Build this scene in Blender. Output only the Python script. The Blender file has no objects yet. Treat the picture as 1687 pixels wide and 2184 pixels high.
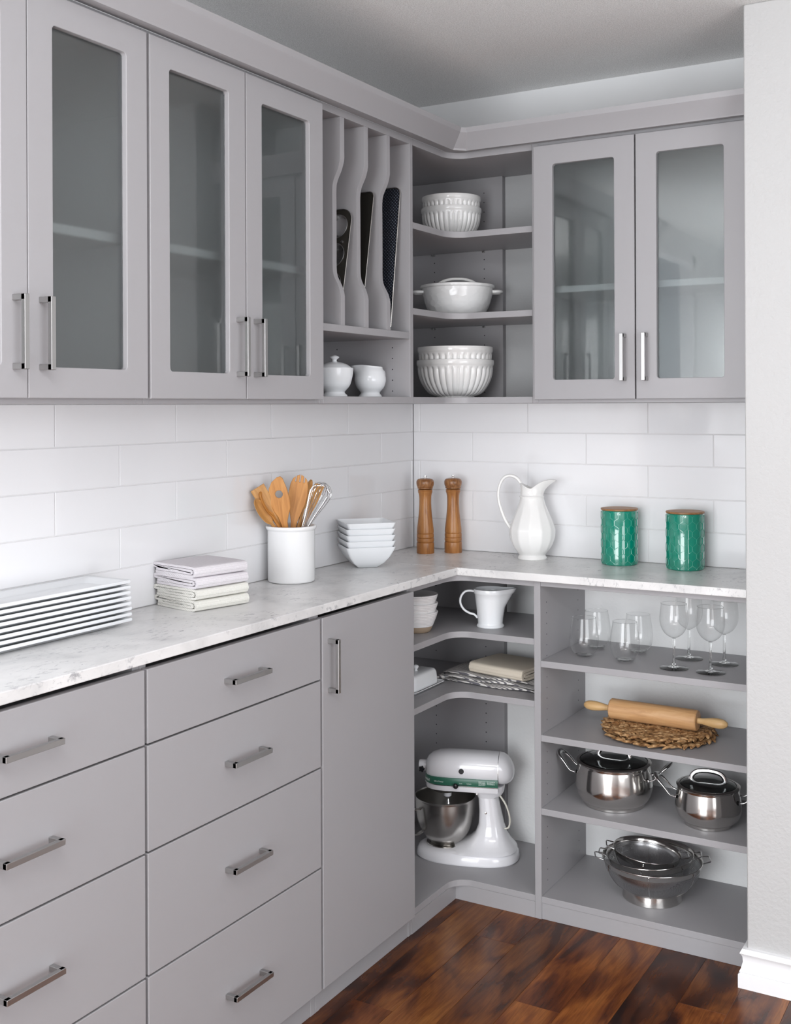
import bpy, bmesh, math, random
from math import sin, cos, pi, radians, sqrt, atan2
from mathutils import Vector, Matrix

random.seed(7)
SC = bpy.context.scene
COL = SC.collection

# ------------------------------------------------------------------ camera
YAW = 0.528166
cam_d = bpy.data.cameras.new('camera')
cam = bpy.data.objects.new('camera', cam_d)
COL.objects.link(cam)
cam_d.sensor_fit = 'HORIZONTAL'
cam_d.sensor_width = 36.0
cam_d.lens = 2429.4 / 1687 * 36.0
cam_d.shift_y = -(1092 - 865.12) / 1687
cam_d.clip_start = 0.05
cam.matrix_world = (Matrix.Translation((1.96257, -3.48758, 1.522)) @ Matrix.Rotation(YAW, 4, 'Z')
                    @ Matrix.Rotation(pi / 2, 4, 'X') @ Matrix.Rotation(-0.0042067, 4, 'Z'))
SC.camera = cam

# ------------------------------------------------------------------ world, light, exposure
w = bpy.data.worlds.new('world'); SC.world = w; w.use_nodes = True
bgn = w.node_tree.nodes['Background']
bgn.inputs[0].default_value = (0.80, 0.88, 1.0, 1); bgn.inputs[1].default_value = 1.0
SC.view_settings.view_transform = 'Standard'
SC.view_settings.look = 'None'
SC.view_settings.gamma = 1.0
SC.view_settings.use_curve_mapping = False
SC.view_settings.exposure = 0.36


def area(name, loc, target, sx, sy, power, col):
    d = bpy.data.lights.new(name, 'AREA'); d.shape = 'RECTANGLE'; d.size = sx; d.size_y = sy
    d.energy = power; d.color = col
    o = bpy.data.objects.new(name, d); COL.objects.link(o); o.location = loc
    o.rotation_euler = (Vector(target) - Vector(loc)).to_track_quat('-Z', 'Y').to_euler()
    return o


# daylight entering by the three windows of the room (see window_1..3)
area('daylight_window_1', (0.98, -5.18, 1.10), (1.05, 0, 0.80), 1.85, 2.1, 80, (0.97, 0.985, 1.0))
area('daylight_window_2', (3.88, -3.1, 1.30), (0, -2.3, 1.5), 2.2, 2.0, 46, (0.985, 0.985, 1.0))
area('daylight_window_3', (-0.02, -3.45, 1.4), (1.2, -3.9, 3.6), 1.6, 1.8, 50, (0.97, 0.985, 1.0))
area('overhead_fill', (1.60, -3.00, 2.56), (1.40, -2.3, 0), 1.2, 1.0, 22, (0.99, 0.99, 1.0))  # added fill from above for shelf tops and other level surfaces; no fixture

# ------------------------------------------------------------------ helpers: hierarchy


def thing(name, label, cat, loc=(0, 0, 0), rotz=0.0, group=None):
    o = bpy.data.objects.new(name, None); COL.objects.link(o)
    o.empty_display_size = 0.05
    o.location = loc; o.rotation_euler = (0, 0, rotz)
    o['label'] = label; o['category'] = cat
    if group: o['group'] = group
    return o


def tag(o, label, cat, group=None):
    o['label'] = label; o['category'] = cat
    if group: o['group'] = group
    return o


def copy_tree(o, parent=None):
    c = o.copy(); COL.objects.link(c); c.parent = parent
    for ch in list(o.children): copy_tree(ch, c)
    return c


def root_of(o):
    while o.parent: o = o.parent
    return o


class MB:
    """collects verts/faces of one mesh"""

    def __init__(s): s.v = []; s.f = []

    def add(s, vs, fs):
        n = len(s.v); s.v += [tuple(p) for p in vs]; s.f += [tuple(i + n for i in f) for f in fs]; return s

    def box(s, x0, x1, y0, y1, z0, z1):
        return s.add([(x0, y0, z0), (x1, y0, z0), (x1, y1, z0), (x0, y1, z0), (x0, y0, z1), (x1, y0, z1), (x1, y1, z1), (x0, y1, z1)],
                     [(0, 3, 2, 1), (4, 5, 6, 7), (0, 1, 5, 4), (1, 2, 6, 5), (2, 3, 7, 6), (3, 0, 4, 7)])

    def loft(s, rings, cap0=True, cap1=True, closed=True):
        n = len(rings[0]); vs = [p for r in rings for p in r]; fs = []
        for i in range(len(rings) - 1):
            for j in range(n if closed else n - 1):
                k = (j + 1) % n
                fs.append((i * n + j, i * n + k, (i + 1) * n + k, (i + 1) * n + j))
        if cap0: fs.append(tuple(range(n - 1, -1, -1)))
        if cap1: fs.append(tuple((len(rings) - 1) * n + j for j in range(n)))
        return s.add(vs, fs)

    def lathe(s, prof, seg=48, c=(0, 0), mod=None):
        """prof: list of (r, z); r==0 ends closed by caps; mod(r,z,a)->r"""
        rings = []
        for r, z in prof:
            r = max(r, 1e-5)
            rings.append([(c[0] + (mod(r, z, 2 * pi * k / seg) if mod else r) * cos(2 * pi * k / seg),
                           c[1] + (mod(r, z, 2 * pi * k / seg) if mod else r) * sin(2 * pi * k / seg), z) for k in range(seg)])
        return s.loft(rings, True, True)

    def tube(s, pts, rad, seg=8, closed=False, flat=None):
        """rad: number or list; flat: (scale_a, scale_b) of the section"""
        pts = [Vector(p) for p in pts]; n = len(pts); rings = []
        t0 = None; nrm = None
        for i in range(n):
            if closed: t = (pts[(i + 1) % n] - pts[i - 1])
            else: t = pts[min(i + 1, n - 1)] - pts[max(i - 1, 0)]
            t.normalize()
            if nrm is None:
                a = Vector((0, 0, 1)) if abs(t.z) < 0.9 else Vector((0, 1, 0))
                nrm = (a - t * a.dot(t)).normalized()
            else:
                nrm = (nrm - t * nrm.dot(t))
                nrm = nrm.normalized() if nrm.length > 1e-6 else t.orthogonal().normalized()
            b = t.cross(nrm)
            r = rad[i] if isinstance(rad, (list, tuple)) else rad
            fa, fb = flat if flat else (1, 1)
            rings.append([tuple(pts[i] + nrm * (r * fa * cos(2 * pi * k / seg)) + b * (r * fb * sin(2 * pi * k / seg))) for k in range(seg)])
        if closed:
            rings.append(rings[0]); return s.loft(rings, False, False)
        return s.loft(rings, True, True)

    def xf(s, m):
        s.v = [tuple(m @ Vector(p)) for p in s.v]; return s

    def map(s, fn):
        s.v = [tuple(fn(*p)) for p in s.v]; return s

    def build(s, name, mat, parent=None, world=False, bevel=0, bseg=2, smooth=40, subd=0):
        me = bpy.data.meshes.new(name)
        v = s.v
        if world and parent:
            o = root_of(parent).location; v = [(p[0] - o.x, p[1] - o.y, p[2] - o.z) for p in v]
        me.from_pydata(v, [], s.f)
        bm = bmesh.new(); bm.from_mesh(me)
        bmesh.ops.remove_doubles(bm, verts=bm.verts, dist=1e-6)
        bmesh.ops.dissolve_degenerate(bm, edges=bm.edges, dist=1e-7)
        bmesh.ops.recalc_face_normals(bm, faces=bm.faces)
        if bevel:
            es = [e for e in bm.edges if len(e.link_faces) == 2 and e.calc_face_angle(0) > radians(40)]
            bmesh.ops.bevel(bm, geom=es, offset=bevel, segments=bseg, profile=0.5, affect='EDGES', clamp_overlap=True)
        bm.to_mesh(me); bm.free()
        return finish(name, me, mat, parent, min(smooth, 18) if bevel else smooth)


def finish(name, me, mat, parent=None, smooth=40):
    me.polygons.foreach_set('use_smooth', [bool(smooth)] * len(me.polygons))
    if smooth and smooth < 180: me.set_sharp_from_angle(angle=radians(smooth))
    me.update()
    if mat: me.materials.append(mat)
    o = bpy.data.objects.new(name, me); COL.objects.link(o)
    if parent: o.parent = parent
    return o


def plate(outer, holes, t, fn, name, mat, parent, bevel=0.0, world=False, smooth=40):
    """flat plate from a 2D outline with holes, thickness t; fn(u,v,d)->xyz"""
    bm = bmesh.new(); es = []
    for loop in [outer] + list(holes):
        vs = [bm.verts.new((u, v, 0)) for u, v in loop]
        es += [bm.edges.new((vs[i], vs[(i + 1) % len(vs)])) for i in range(len(vs))]
    bmesh.ops.triangle_fill(bm, use_beauty=True, use_dissolve=False, edges=es)
    g = bmesh.ops.extrude_face_region(bm, geom=list(bm.faces))
    for e in g['geom']:
        if isinstance(e, bmesh.types.BMVert): e.co.z += t
    bmesh.ops.recalc_face_normals(bm, faces=bm.faces)
    if bevel:
        eb = [e for e in bm.edges if len(e.link_faces) == 2 and e.calc_face_angle(0) > radians(50)
              and abs(e.verts[0].co.z - e.verts[1].co.z) < 1e-6]
        bmesh.ops.bevel(bm, geom=eb, offset=bevel, segments=2, profile=0.5, affect='EDGES', clamp_overlap=True)
    o = root_of(parent).location if (world and parent) else Vector((0, 0, 0))
    for v in bm.verts: v.co = Vector(fn(v.co.x, v.co.y, v.co.z)) - o
    bmesh.ops.recalc_face_normals(bm, faces=bm.faces)
    me = bpy.data.meshes.new(name); bm.to_mesh(me); bm.free()
    return finish(name, me, mat, parent, min(smooth, 18) if bevel else smooth)


def cat(pts, n=8, closed=False):
    """catmull-rom through points"""
    P = [Vector(p) for p in pts]; out = []; N = len(P)
    for i in range(N if closed else N - 1):
        if closed: a, b, c, d = P[i - 1], P[i], P[(i + 1) % N], P[(i + 2) % N]
        else: a, b, c, d = P[max(i - 1, 0)], P[i], P[i + 1], P[min(i + 2, N - 1)]
        for k in range(n):
            t = k / n
            out.append(0.5 * ((2 * b) + (c - a) * t + (2 * a - 5 * b + 4 * c - d) * t * t + (3 * b - a - 3 * c + d) * t ** 3))
    if not closed: out.append(P[-1])
    return [tuple(p) for p in out]


def prof(pts, n=5):
    return [(p[0], p[2]) for p in cat([(r, 0, z) for r, z in pts], n)]


def rrect(hx, hy, r, n=5, cx=0, cy=0):
    out = []
    for sx, sy, a0 in ((1, 1, 0), (-1, 1, 90), (-1, -1, 180), (1, -1, 270)):
        for k in range(n + 1):
            a = radians(a0 + 90 * k / n)
            out.append((cx + sx * (hx - r) + r * cos(a), cy + sy * (hy - r) + r * sin(a)))
    return out


def superell(hx, hy, p=2.6, n=40):
    out = []
    for k in range(n):
        a = 2 * pi * k / n; c, s_ = cos(a), sin(a)
        out.append((hx * math.copysign(abs(c) ** (2 / p), c), hy * math.copysign(abs(s_) ** (2 / p), s_)))
    return out


# ------------------------------------------------------------------ materials
MATS = {}


def mat(name, col=(0.8, 0.8, 0.8), rough=0.5, metal=0.0, **kw):
    m = bpy.data.materials.new(name); m.use_nodes = True
    b = m.node_tree.nodes['Principled BSDF']
    b.inputs['Base Color'].default_value = (*col, 1); b.inputs['Roughness'].default_value = rough
    b.inputs['Metallic'].default_value = metal
    for k, v in kw.items(): b.inputs[k.replace('_', ' ')].default_value = v
    MATS[name] = m
    return m


class N:
    """tiny node-tree helper"""

    def __init__(s, m):
        s.t = m.node_tree; s.b = s.t.nodes['Principled BSDF']; s.co = s.t.nodes.new('ShaderNodeTexCoord')

    def new(s, typ, **kw):
        n = s.t.nodes.new('ShaderNode' + typ)
        for k, v in kw.items():
            if hasattr(n, k): setattr(n, k, v)
            else: n.inputs[k.replace('_', ' ')].default_value = v
        return n

    def link(s, a, b): s.t.links.new(a, b)

    def mapping(s, src='Object', scale=(1, 1, 1), rot=(0, 0, 0)):
        n = s.new('Mapping'); n.inputs['Scale'].default_value = scale; n.inputs['Rotation'].default_value = rot
        s.link(s.co.outputs[src], n.inputs['Vector']); return n.outputs[0]

    def noise(s, vec, scale=5, detail=4, rough=0.5, dist=0.0):
        n = s.new('TexNoise'); n.inputs['Scale'].default_value = scale; n.inputs['Detail'].default_value = detail
        n.inputs['Roughness'].default_value = rough; n.inputs['Distortion'].default_value = dist
        s.link(vec, n.inputs['Vector']); return n.outputs['Fac']

    def ramp(s, fac, stops):
        n = s.new('ValToRGB'); e = n.color_ramp.elements
        while len(e) < len(stops): e.new(0.5)
        for i, (p, c) in enumerate(stops): e[i].position = p; e[i].color = (*c, 1)
        s.link(fac, n.inputs[0]); return n.outputs[0]

    def mix(s, fac, a, b, mode='MIX'):
        n = s.new('Mix'); n.data_type = 'RGBA'; n.blend_type = mode
        for i, v in ((0, fac), (6, a), (7, b)):
            if hasattr(v, 'links'): s.link(v, n.inputs[i])
            elif isinstance(v, (int, float)): n.inputs[i].default_value = v
            else: n.inputs[i].default_value = (*v, 1)
        return n.outputs[2]

    def math(s, op, a, b=0.0):
        n = s.new('Math'); n.operation = op
        for i, v in ((0, a), (1, b)):
            if hasattr(v, 'links'): s.link(v, n.inputs[i])
            else: n.inputs[i].default_value = v
        return n.outputs[0]

    def color(s, c): s.link(c, s.b.inputs['Base Color'])

    def bump(s, h, strength=0.3, dist=0.002):
        n = s.new('Bump'); n.inputs['Strength'].default_value = strength; n.inputs['Distance'].default_value = dist
        s.link(h, n.inputs['Height']); s.link(n.outputs[0], s.b.inputs['Normal'])


CAB = (0.350, 0.343, 0.355)
m_cab = mat('cabinet_grey_laminate', CAB, 0.42, Specular_IOR_Level=0.4)
n = N(m_cab); n.bump(n.noise(n.mapping(scale=(1, 1, 1)), 420, 3), 0.06, 0.0006)
m_edge = mat('shelf_edge_banding', (0.43, 0.425, 0.45), 0.38)
m_gap = mat('dark_gasket', (0.05, 0.05, 0.06), 0.6)
m_hole = mat('pin_hole_shade', (0.015, 0.015, 0.016), 0.8)  # flat dark discs stand in for the shade inside drilled holes
m_pin = mat('nickel_pin', (0.6, 0.6, 0.58), 0.25, 1.0)
m_handle = mat('brushed_nickel', (0.46, 0.455, 0.45), 0.37, 1.0)

m_frost = mat('frosted_glass', (0.80, 0.87, 0.86), 0.20, 0.0, Transmission_Weight=1.0, IOR=1.45, Coat_Weight=1.0, Coat_Roughness=0.02)
m_glass = mat('clear_glass', (0.985, 0.995, 0.99), 0.0, 0.0, Transmission_Weight=1.0, IOR=1.45)


def thin_glass(name, tint):
    """thin-walled glass: see-through sheet with Fresnel gloss"""
    m = bpy.data.materials.new(name); m.use_nodes = True; t = m.node_tree
    t.nodes.remove(t.nodes['Principled BSDF']); out = t.nodes['Material Output']
    tr = t.nodes.new('ShaderNodeBsdfTransparent'); tr.inputs[0].default_value = (*tint, 1)
    gl = t.nodes.new('ShaderNodeBsdfGlossy'); gl.inputs['Roughness'].default_value = 0.015
    lw = t.nodes.new('ShaderNodeLayerWeight'); lw.inputs['Blend'].default_value = 0.5
    pw = t.nodes.new('ShaderNodeMath'); pw.operation = 'POWER'; pw.inputs[1].default_value = 3.6; t.links.new(lw.outputs['Facing'], pw.inputs[0])
    ma = t.nodes.new('ShaderNodeMath'); ma.operation = 'MULTIPLY_ADD'; ma.inputs[1].default_value = 0.80; ma.inputs[2].default_value = 0.055; t.links.new(pw.outputs[0], ma.inputs[0])
    mx = t.nodes.new('ShaderNodeMixShader'); t.links.new(ma.outputs[0], mx.inputs[0]); t.links.new(tr.outputs[0], mx.inputs[1]); t.links.new(gl.outputs[0], mx.inputs[2])
    t.links.new(mx.outputs[0], out.inputs['Surface']); MATS[name] = m
    return m


m_thin = thin_glass('thin_clear_glass', (0.996, 0.998, 0.997))
m_lidglass = mat('smoked_lid_glass', (0.30, 0.31, 0.31), 0.02, 0.0, Transmission_Weight=1.0, IOR=1.45)

m_tile = mat('white_glazed_tile', (0.80, 0.80, 0.815), 0.07, Specular_IOR_Level=0.5)
n = N(m_tile); n.bump(n.noise(n.mapping('Object', (1, 1, 1)), 14, 2), 0.10, 0.004)
m_grout = mat('pale_grout', (0.74, 0.735, 0.74), 0.85)

m_wall = mat('off_white_wall_paint', (0.87, 0.88, 0.88), 0.75)
n = N(m_wall); v = n.mapping(); n.bump(n.noise(v, 95, 3, 0.55, 0.4), 0.28, 0.004)
m_nib = mat('dimmed_textured_wall_paint', (0.55, 0.55, 0.547), 0.75)  # wall paint lowered in tone against the strong light on wall_right
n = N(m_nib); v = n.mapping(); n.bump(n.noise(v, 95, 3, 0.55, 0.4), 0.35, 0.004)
m_wallplain = mat('pale_grey_wall_paint', (0.74, 0.745, 0.75), 0.8)
m_greywall = mat('shaded_wall_grey', (0.44, 0.445, 0.45), 0.7)  # wall colour darkened to carry the shade inside the upper corner shelf
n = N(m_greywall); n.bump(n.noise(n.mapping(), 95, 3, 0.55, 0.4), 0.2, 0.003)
m_ceil = mat('popcorn_ceiling', (0.66, 0.66, 0.655), 0.95)
n = N(m_ceil); v = n.mapping(); h = n.noise(v, 300, 2, 0.7)
n.color(n.ramp(h, [(0.36, (0.72, 0.72, 0.71)), (0.64, (0.97, 0.97, 0.965))])); n.bump(h, 0.6, 0.006)
m_white = mat('white_trim_paint', (0.86, 0.86, 0.87), 0.35)

# marble-look laminate
m_marble = mat('carrara_laminate', (0.7, 0.7, 0.7), 0.30)
n = N(m_marble)
cl = n.noise(n.mapping(scale=(1, 1, 1), rot=(0, 0, 0.5)), 5.5, 6, 0.6, 0.8)
base = n.ramp(cl, [(0.28, (0.56, 0.56, 0.56)), (0.50, (0.72, 0.715, 0.71)), (0.75, (0.80, 0.795, 0.79))])
fl = n.noise(n.mapping(scale=(2.4, 1.0, 1.6), rot=(0, 0, 0.35)), 40, 5, 0.66, 0.6)
fleck = n.ramp(fl, [(0.55, (0, 0, 0)), (0.68, (1, 1, 1))])
area_ = n.ramp(n.noise(n.mapping(), 7, 3), [(0.36, (0, 0, 0)), (0.60, (1, 1, 1))])
n.color(n.mix(n.mix(1.0, fleck, area_, 'MULTIPLY'), base, (0.36, 0.36, 0.375)))

# dark acacia floor planks
m_floor = mat('dark_acacia_plank', (0.2, 0.08, 0.03), 0.27, Specular_IOR_Level=0.32)
n = N(m_floor)
oi = n.new('ObjectInfo')
off = n.new('VectorMath'); off.operation = 'SCALE'; off.inputs[0].default_value = (13.0, 31.0, 7.0)
n.link(oi.outputs['Random'], off.inputs['Scale'])
addv = n.new('VectorMath'); addv.operation = 'ADD'
n.link(n.mapping('Object', (1, 1, 1)), addv.inputs[0]); n.link(off.outputs[0], addv.inputs[1])


def smap(vec, sc):
    q = n.new('Mapping'); q.inputs['Scale'].default_value = sc; n.link(vec, q.inputs['Vector']); return q.outputs[0]


big = n.noise(smap(addv.outputs[0], (5.0, 1.7, 1)), 1.5, 3, 0.5, 1.3)
col = n.ramp(big, [(0.30, (0.026, 0.008, 0.005)), (0.42, (0.105, 0.030, 0.009)), (0.55, (0.215, 0.072, 0.016)), (0.75, (0.31, 0.120, 0.030))])
gr = n.noise(smap(addv.outputs[0], (46, 3.0, 1)), 2.0, 6, 0.62, 1.5)
col = n.mix(0.55, col, n.ramp(gr, [(0.30, (0.25, 0.22, 0.2)), (0.62, (1, 1, 1))]), 'MULTIPLY')
tone = n.ramp(oi.outputs['Random'], [(0.0, (0.62, 0.55, 0.55)), (0.5, (1.0, 1.0, 1.0)), (1.0, (1.25, 1.1, 0.95))])
n.color(n.mix(1.0, col, tone, 'MULTIPLY'))
n.bump(gr, 0.08, 0.001)

m_ceramic = mat('white_glazed_ceramic', (0.84, 0.845, 0.85), 0.09)
m_ceramic_warm = mat('ivory_glazed_ceramic', (0.85, 0.845, 0.83), 0.10)
m_porcelain = mat('white_porcelain', (0.82, 0.84, 0.86), 0.12)
m_quilt = mat('quilted_white_ceramic', (0.84, 0.84, 0.835), 0.14)
n = N(m_quilt); ck = n.new('TexVoronoi'); ck.inputs['Scale'].default_value = 42; n.link(n.mapping(scale=(1, 1, 1.2)), ck.inputs['Vector'])
n.bump(ck.outputs['Distance'], 0.35, 0.004)
m_stoneware = mat('unglazed_stoneware', (0.36, 0.27, 0.19), 0.8)
m_speckle = mat('speckled_white_glaze', (0.8, 0.79, 0.79), 0.22)
n = N(m_speckle); n.color(n.ramp(n.noise(n.mapping(), 330, 2, 0.5), [(0.70, (0.81, 0.80, 0.80)), (0.76, (0.42, 0.38, 0.36))]))
m_greyglaze = mat('grey_interior_glaze', (0.50, 0.51, 0.53), 0.2)

m_teal = mat('teal_glaze', (0.000, 0.225, 0.150), 0.06, Coat_Weight=1.0, Coat_Roughness=0.03)
m_teal2 = mat('teal_glaze_relief', (0.030, 0.31, 0.22), 0.08, Coat_Weight=1.0, Coat_Roughness=0.03)


def wood(name, c0, c1, c2, sc=(38, 38, 4), rough=0.45, scale=1.0):
    m = mat(name, c1, rough); q = N(m)
    g = q.noise(q.mapping('Object', sc), 1.6 * scale, 5, 0.6, 1.2)
    q.color(q.ramp(g, [(0.28, c0), (0.52, c1), (0.75, c2)])); q.bump(g, 0.05, 0.0008)
    return m


m_beech = wood('bamboo_utensil_wood', (0.36, 0.165, 0.045), (0.52, 0.265, 0.085), (0.62, 0.36, 0.14))
m_beech2 = wood('honey_bamboo_wood', (0.40, 0.155, 0.030), (0.55, 0.245, 0.060), (0.62, 0.33, 0.11))
m_mill = wood('turned_mill_wood', (0.21, 0.075, 0.018), (0.36, 0.150, 0.042), (0.46, 0.215, 0.070), rough=0.33)
m_milltop = wood('dark_mill_cap_wood', (0.12, 0.045, 0.015), (0.27, 0.115, 0.040), (0.42, 0.23, 0.095), sc=(46, 46, 20), rough=0.33)
m_pinwood = wood('rolling_pin_beech', (0.48, 0.255, 0.110), (0.60, 0.345, 0.160), (0.68, 0.43, 0.23), sc=(4, 40, 40))
m_pinhandle = wood('rolling_pin_handle_wood', (0.55, 0.335, 0.140), (0.66, 0.43, 0.20), (0.74, 0.53, 0.28), sc=(4, 40, 40))
m_lidwood = wood('acacia_lid_wood', (0.20, 0.085, 0.030), (0.34, 0.165, 0.065), (0.45, 0.26, 0.13), sc=(6, 40, 40))
m_straw = mat('water_hyacinth_braid', (0.4, 0.24, 0.11), 0.7)
n = N(m_straw); n.color(n.ramp(n.noise(n.mapping(), 60, 4, 0.6, 0.5), [(0.34, (0.10, 0.045, 0.015)), (0.48, (0.34, 0.175, 0.065)), (0.66, (0.60, 0.40, 0.21))]))

m_steel = mat('polished_stainless', (0.60, 0.585, 0.565), 0.14, 1.0)
m_chrome = mat('chrome_wire', (0.74, 0.74, 0.74), 0.08, 1.0)
m_brush = mat('brushed_stainless', (0.50, 0.485, 0.465), 0.26, 1.0)
m_black = mat('black_plastic', (0.012, 0.012, 0.014), 0.25)
m_mixer = mat('mixer_white_enamel', (0.83, 0.83, 0.86), 0.12, Coat_Weight=0.6)
m_band = mat('mixer_green_band', (0.030, 0.135, 0.088), 0.3)
m_letter = mat('pale_lettering', (0.72, 0.80, 0.76), 0.5)
m_cord = mat('cream_rubber_cord', (0.72, 0.70, 0.62), 0.5)
m_dark = mat('dark_nonstick', (0.016, 0.015, 0.013), 0.28)
m_darkgrey = mat('brown_nonstick', (0.040, 0.037, 0.032), 0.30, 0.3)
m_tex = mat('embossed_blue_grey_nonstick', (0.06, 0.068, 0.085), 0.34, 0.55)
n = N(m_tex)
gx = n.new('TexWave'); gx.wave_type = 'BANDS'; gx.bands_direction = 'DIAGONAL'; gx.inputs['Scale'].default_value = 64; n.link(n.mapping(scale=(1, 0, 1)), gx.inputs['Vector'])
gy = n.new('TexWave'); gy.wave_type = 'BANDS'; gy.bands_direction = 'DIAGONAL'; gy.inputs['Scale'].default_value = 64; n.link(n.mapping(scale=(-1, 0, 1)), gy.inputs['Vector'])
hh = n.math('MULTIPLY', gx.outputs['Fac'], gy.outputs['Fac'])
n.color(n.ramp(hh, [(0.20, (0.030, 0.034, 0.046)), (0.7, (0.105, 0.120, 0.155))])); n.bump(hh, 0.6, 0.002)


def cloth(name, c, weave=(0.9,), sc=520):
    m = mat(name, c, 0.9); q = N(m)
    a = q.new('TexWave'); a.wave_type = 'BANDS'; a.bands_direction = 'Y'; a.inputs['Scale'].default_value = sc / 6.28; a.inputs['Distortion'].default_value = 0.6
    q.link(q.mapping(), a.inputs['Vector'])
    b = q.new('TexWave'); b.wave_type = 'BANDS'; b.bands_direction = 'Z'; b.inputs['Scale'].default_value = sc / 6.28; q.link(q.mapping(scale=(1, 1, 1), rot=(0, 0.4, 0)), b.inputs['Vector'])
    h = q.math('MULTIPLY', a.outputs['Fac'], b.outputs['Fac'])
    q.color(q.ramp(h, [(0.0, tuple(x * 0.84 for x in c)), (0.6, c)])); q.bump(h, 0.5, 0.0015)
    return m


m_towel_a = cloth('lavender_white_waffle_cotton', (0.80, 0.765, 0.80))
m_towel_b = cloth('cream_white_waffle_cotton', (0.83, 0.82, 0.765))
m_linen = mat('beige_linen', (0.66, 0.595, 0.495), 0.9)
n = N(m_linen); n.bump(n.noise(n.mapping(scale=(1, 4, 4)), 260, 2), 0.25, 0.001)
m_stripe = mat('black_white_striped_cotton', (0.7, 0.7, 0.7), 0.92)
n = N(m_stripe); wv = n.new('TexWave'); wv.wave_type = 'BANDS'; wv.bands_direction = 'Y'; wv.inputs['Scale'].default_value = 42; wv.inputs['Distortion'].default_value = 1.6; wv.inputs['Detail'].default_value = 1.0; wv.inputs['Detail Scale'].default_value = 1.2
n.link(n.mapping(rot=(0, 0, 0.25)), wv.inputs['Vector'])
n.color(n.ramp(wv.outputs['Fac'], [(0.30, (0.14, 0.135, 0.155)), (0.48, (0.74, 0.72, 0.69))]))

# woven wire mesh of the colanders: metal strands with see-through holes
m_mesh = mat('woven_steel_mesh', (0.55, 0.55, 0.56), 0.3, 1.0)
n = N(m_mesh)
uvn = n.co.outputs['UV']
sx = n.new('SeparateXYZ'); n.link(uvn, sx.inputs[0])


def strand(o, k):
    return n.math('GREATER_THAN', n.math('ABSOLUTE', n.math('SINE', n.math('MULTIPLY', o, k))), 0.82)


al = n.math('MAXIMUM', strand(sx.outputs[0], pi * 210), strand(sx.outputs[1], pi * 44))
n.link(al, n.b.inputs['Alpha'])

# ================================================================== SETTING
CEIL = 2.567
RX = 3.9      # far right wall
RY = -5.2     # wall behind the camera


def struct(o): o['kind'] = 'structure'; return o


# floor with planks
fl_o = struct(MB().box(-0.11, RX + 0.1, RY - 0.1, 0.11, -0.08, -0.012).build('floor', mat('subfloor', (0.05, 0.03, 0.02), 0.8), bevel=0))
PW = 0.122
cache = {}
xk = 0.02; ci = 0
while xk < RX:
    st = -((ci * 0.473) % 1.22)
    y1 = 0.0
    first = True
    while y1 > RY:
        ln = (1.22 + st) if first else 1.22
        first = False
        if ln < 0.05: continue
        y0 = max(y1 - ln, RY)
        key = round(y1 - y0, 3)
        if key < 0.01: break
        o = bpy.data.objects.new('floor_plank', cache[key]) if key in cache else None
        if o is None:
            o = MB().box(-PW / 2 + 0.0002, PW / 2 - 0.0002, -key / 2 + 0.0002, key / 2 - 0.0002, -0.012, 0).build('floor_plank', m_floor, bevel=0.0006, bseg=1)
            cache[key] = o.data
        else: COL.objects.link(o)
        o.parent = fl_o
        o.location = (xk + PW / 2, (y0 + y1) / 2, 0)
        y1 = y0
    xk += PW; ci += 1

struct(MB().box(-0.11, RX + 0.1, RY - 0.1, 0.11, CEIL, CEIL + 0.1).build('ceiling', m_ceil))

# walls: left wall carries window_3, rear wall window_1, far right wall window_2
wl = MB().box(-0.108, -0.008, -2.60, 0.108, 0, CEIL).box(-0.108, -0.008, RY, -4.30, 0, CEIL)
wl.box(-0.108, -0.008, -4.30, -2.60, 0, 0.55).box(-0.108, -0.008, -4.30, -2.60, 2.45, CEIL)
wall_left = struct(wl.build('wall_left', m_wallplain))
wall_back = struct(MB().box(-0.008, RX + 0.1, 0.008, 0.108, 0, CEIL).build('wall_back', m_wallplain))
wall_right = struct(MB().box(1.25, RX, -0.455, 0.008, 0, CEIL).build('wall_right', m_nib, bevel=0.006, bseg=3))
wr = MB().box(-0.108, RX + 0.1, RY - 0.1, RY, 0, 0.08).box(-0.108, RX + 0.1, RY - 0.1, RY, 2.5, CEIL)
wr.box(-0.108, 0.03, RY - 0.1, RY, 0.08, 2.5).box(1.93, RX + 0.1, RY - 0.1, RY, 0.08, 2.5)
struct(wr.build('wall_rear', m_wallplain))
wf = MB().box(RX, RX + 0.1, RY, -4.25, 0, CEIL).box(RX, RX + 0.1, -1.95, 0.108, 0, CEIL)
wf.box(RX, RX + 0.1, -4.25, -1.95, 0, 0.5).box(RX, RX + 0.1, -4.25, -1.95, 2.48, CEIL)
struct(wf.build('wall_far_right', m_wallplain))


def window(name, fn, w_, z0, z1):
    """frame and crossbars in an opening of width w_ ; fn(u, d, z) -> world"""
    fr = MB()
    for a, b, c, d in ((0, 0.05, z0, z1), (w_ - 0.05, w_, z0, z1), (0, w_, z0, z0 + 0.05), (0, w_, z1 - 0.05, z1)):
        fr.box(a, b, 0.01, 0.09, c, d)
    o = struct(fr.map(fn).build(name, m_white))
    MB().box(w_ / 2 - 0.015, w_ / 2 + 0.015, 0.03, 0.07, z0 + 0.05, z1 - 0.05).map(fn).build('mullion', m_white, o)
    MB().box(0.05, w_ - 0.05, 0.03, 0.07, (z0 + z1) / 2 - 0.015, (z0 + z1) / 2 + 0.015).map(fn).build('glazing_bar', m_white, o)
    return o


window('window_1', lambda u, d, z: (0.03 + u, RY - d, z), 1.9, 0.08, 2.5)
window('window_2', lambda u, d, z: (RX + d, -4.25 + u, z), 2.3, 0.5, 2.48)
window('window_3', lambda u, d, z: (-0.008 - d, -4.30 + u, z), 1.7, 0.55, 2.45)

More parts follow.
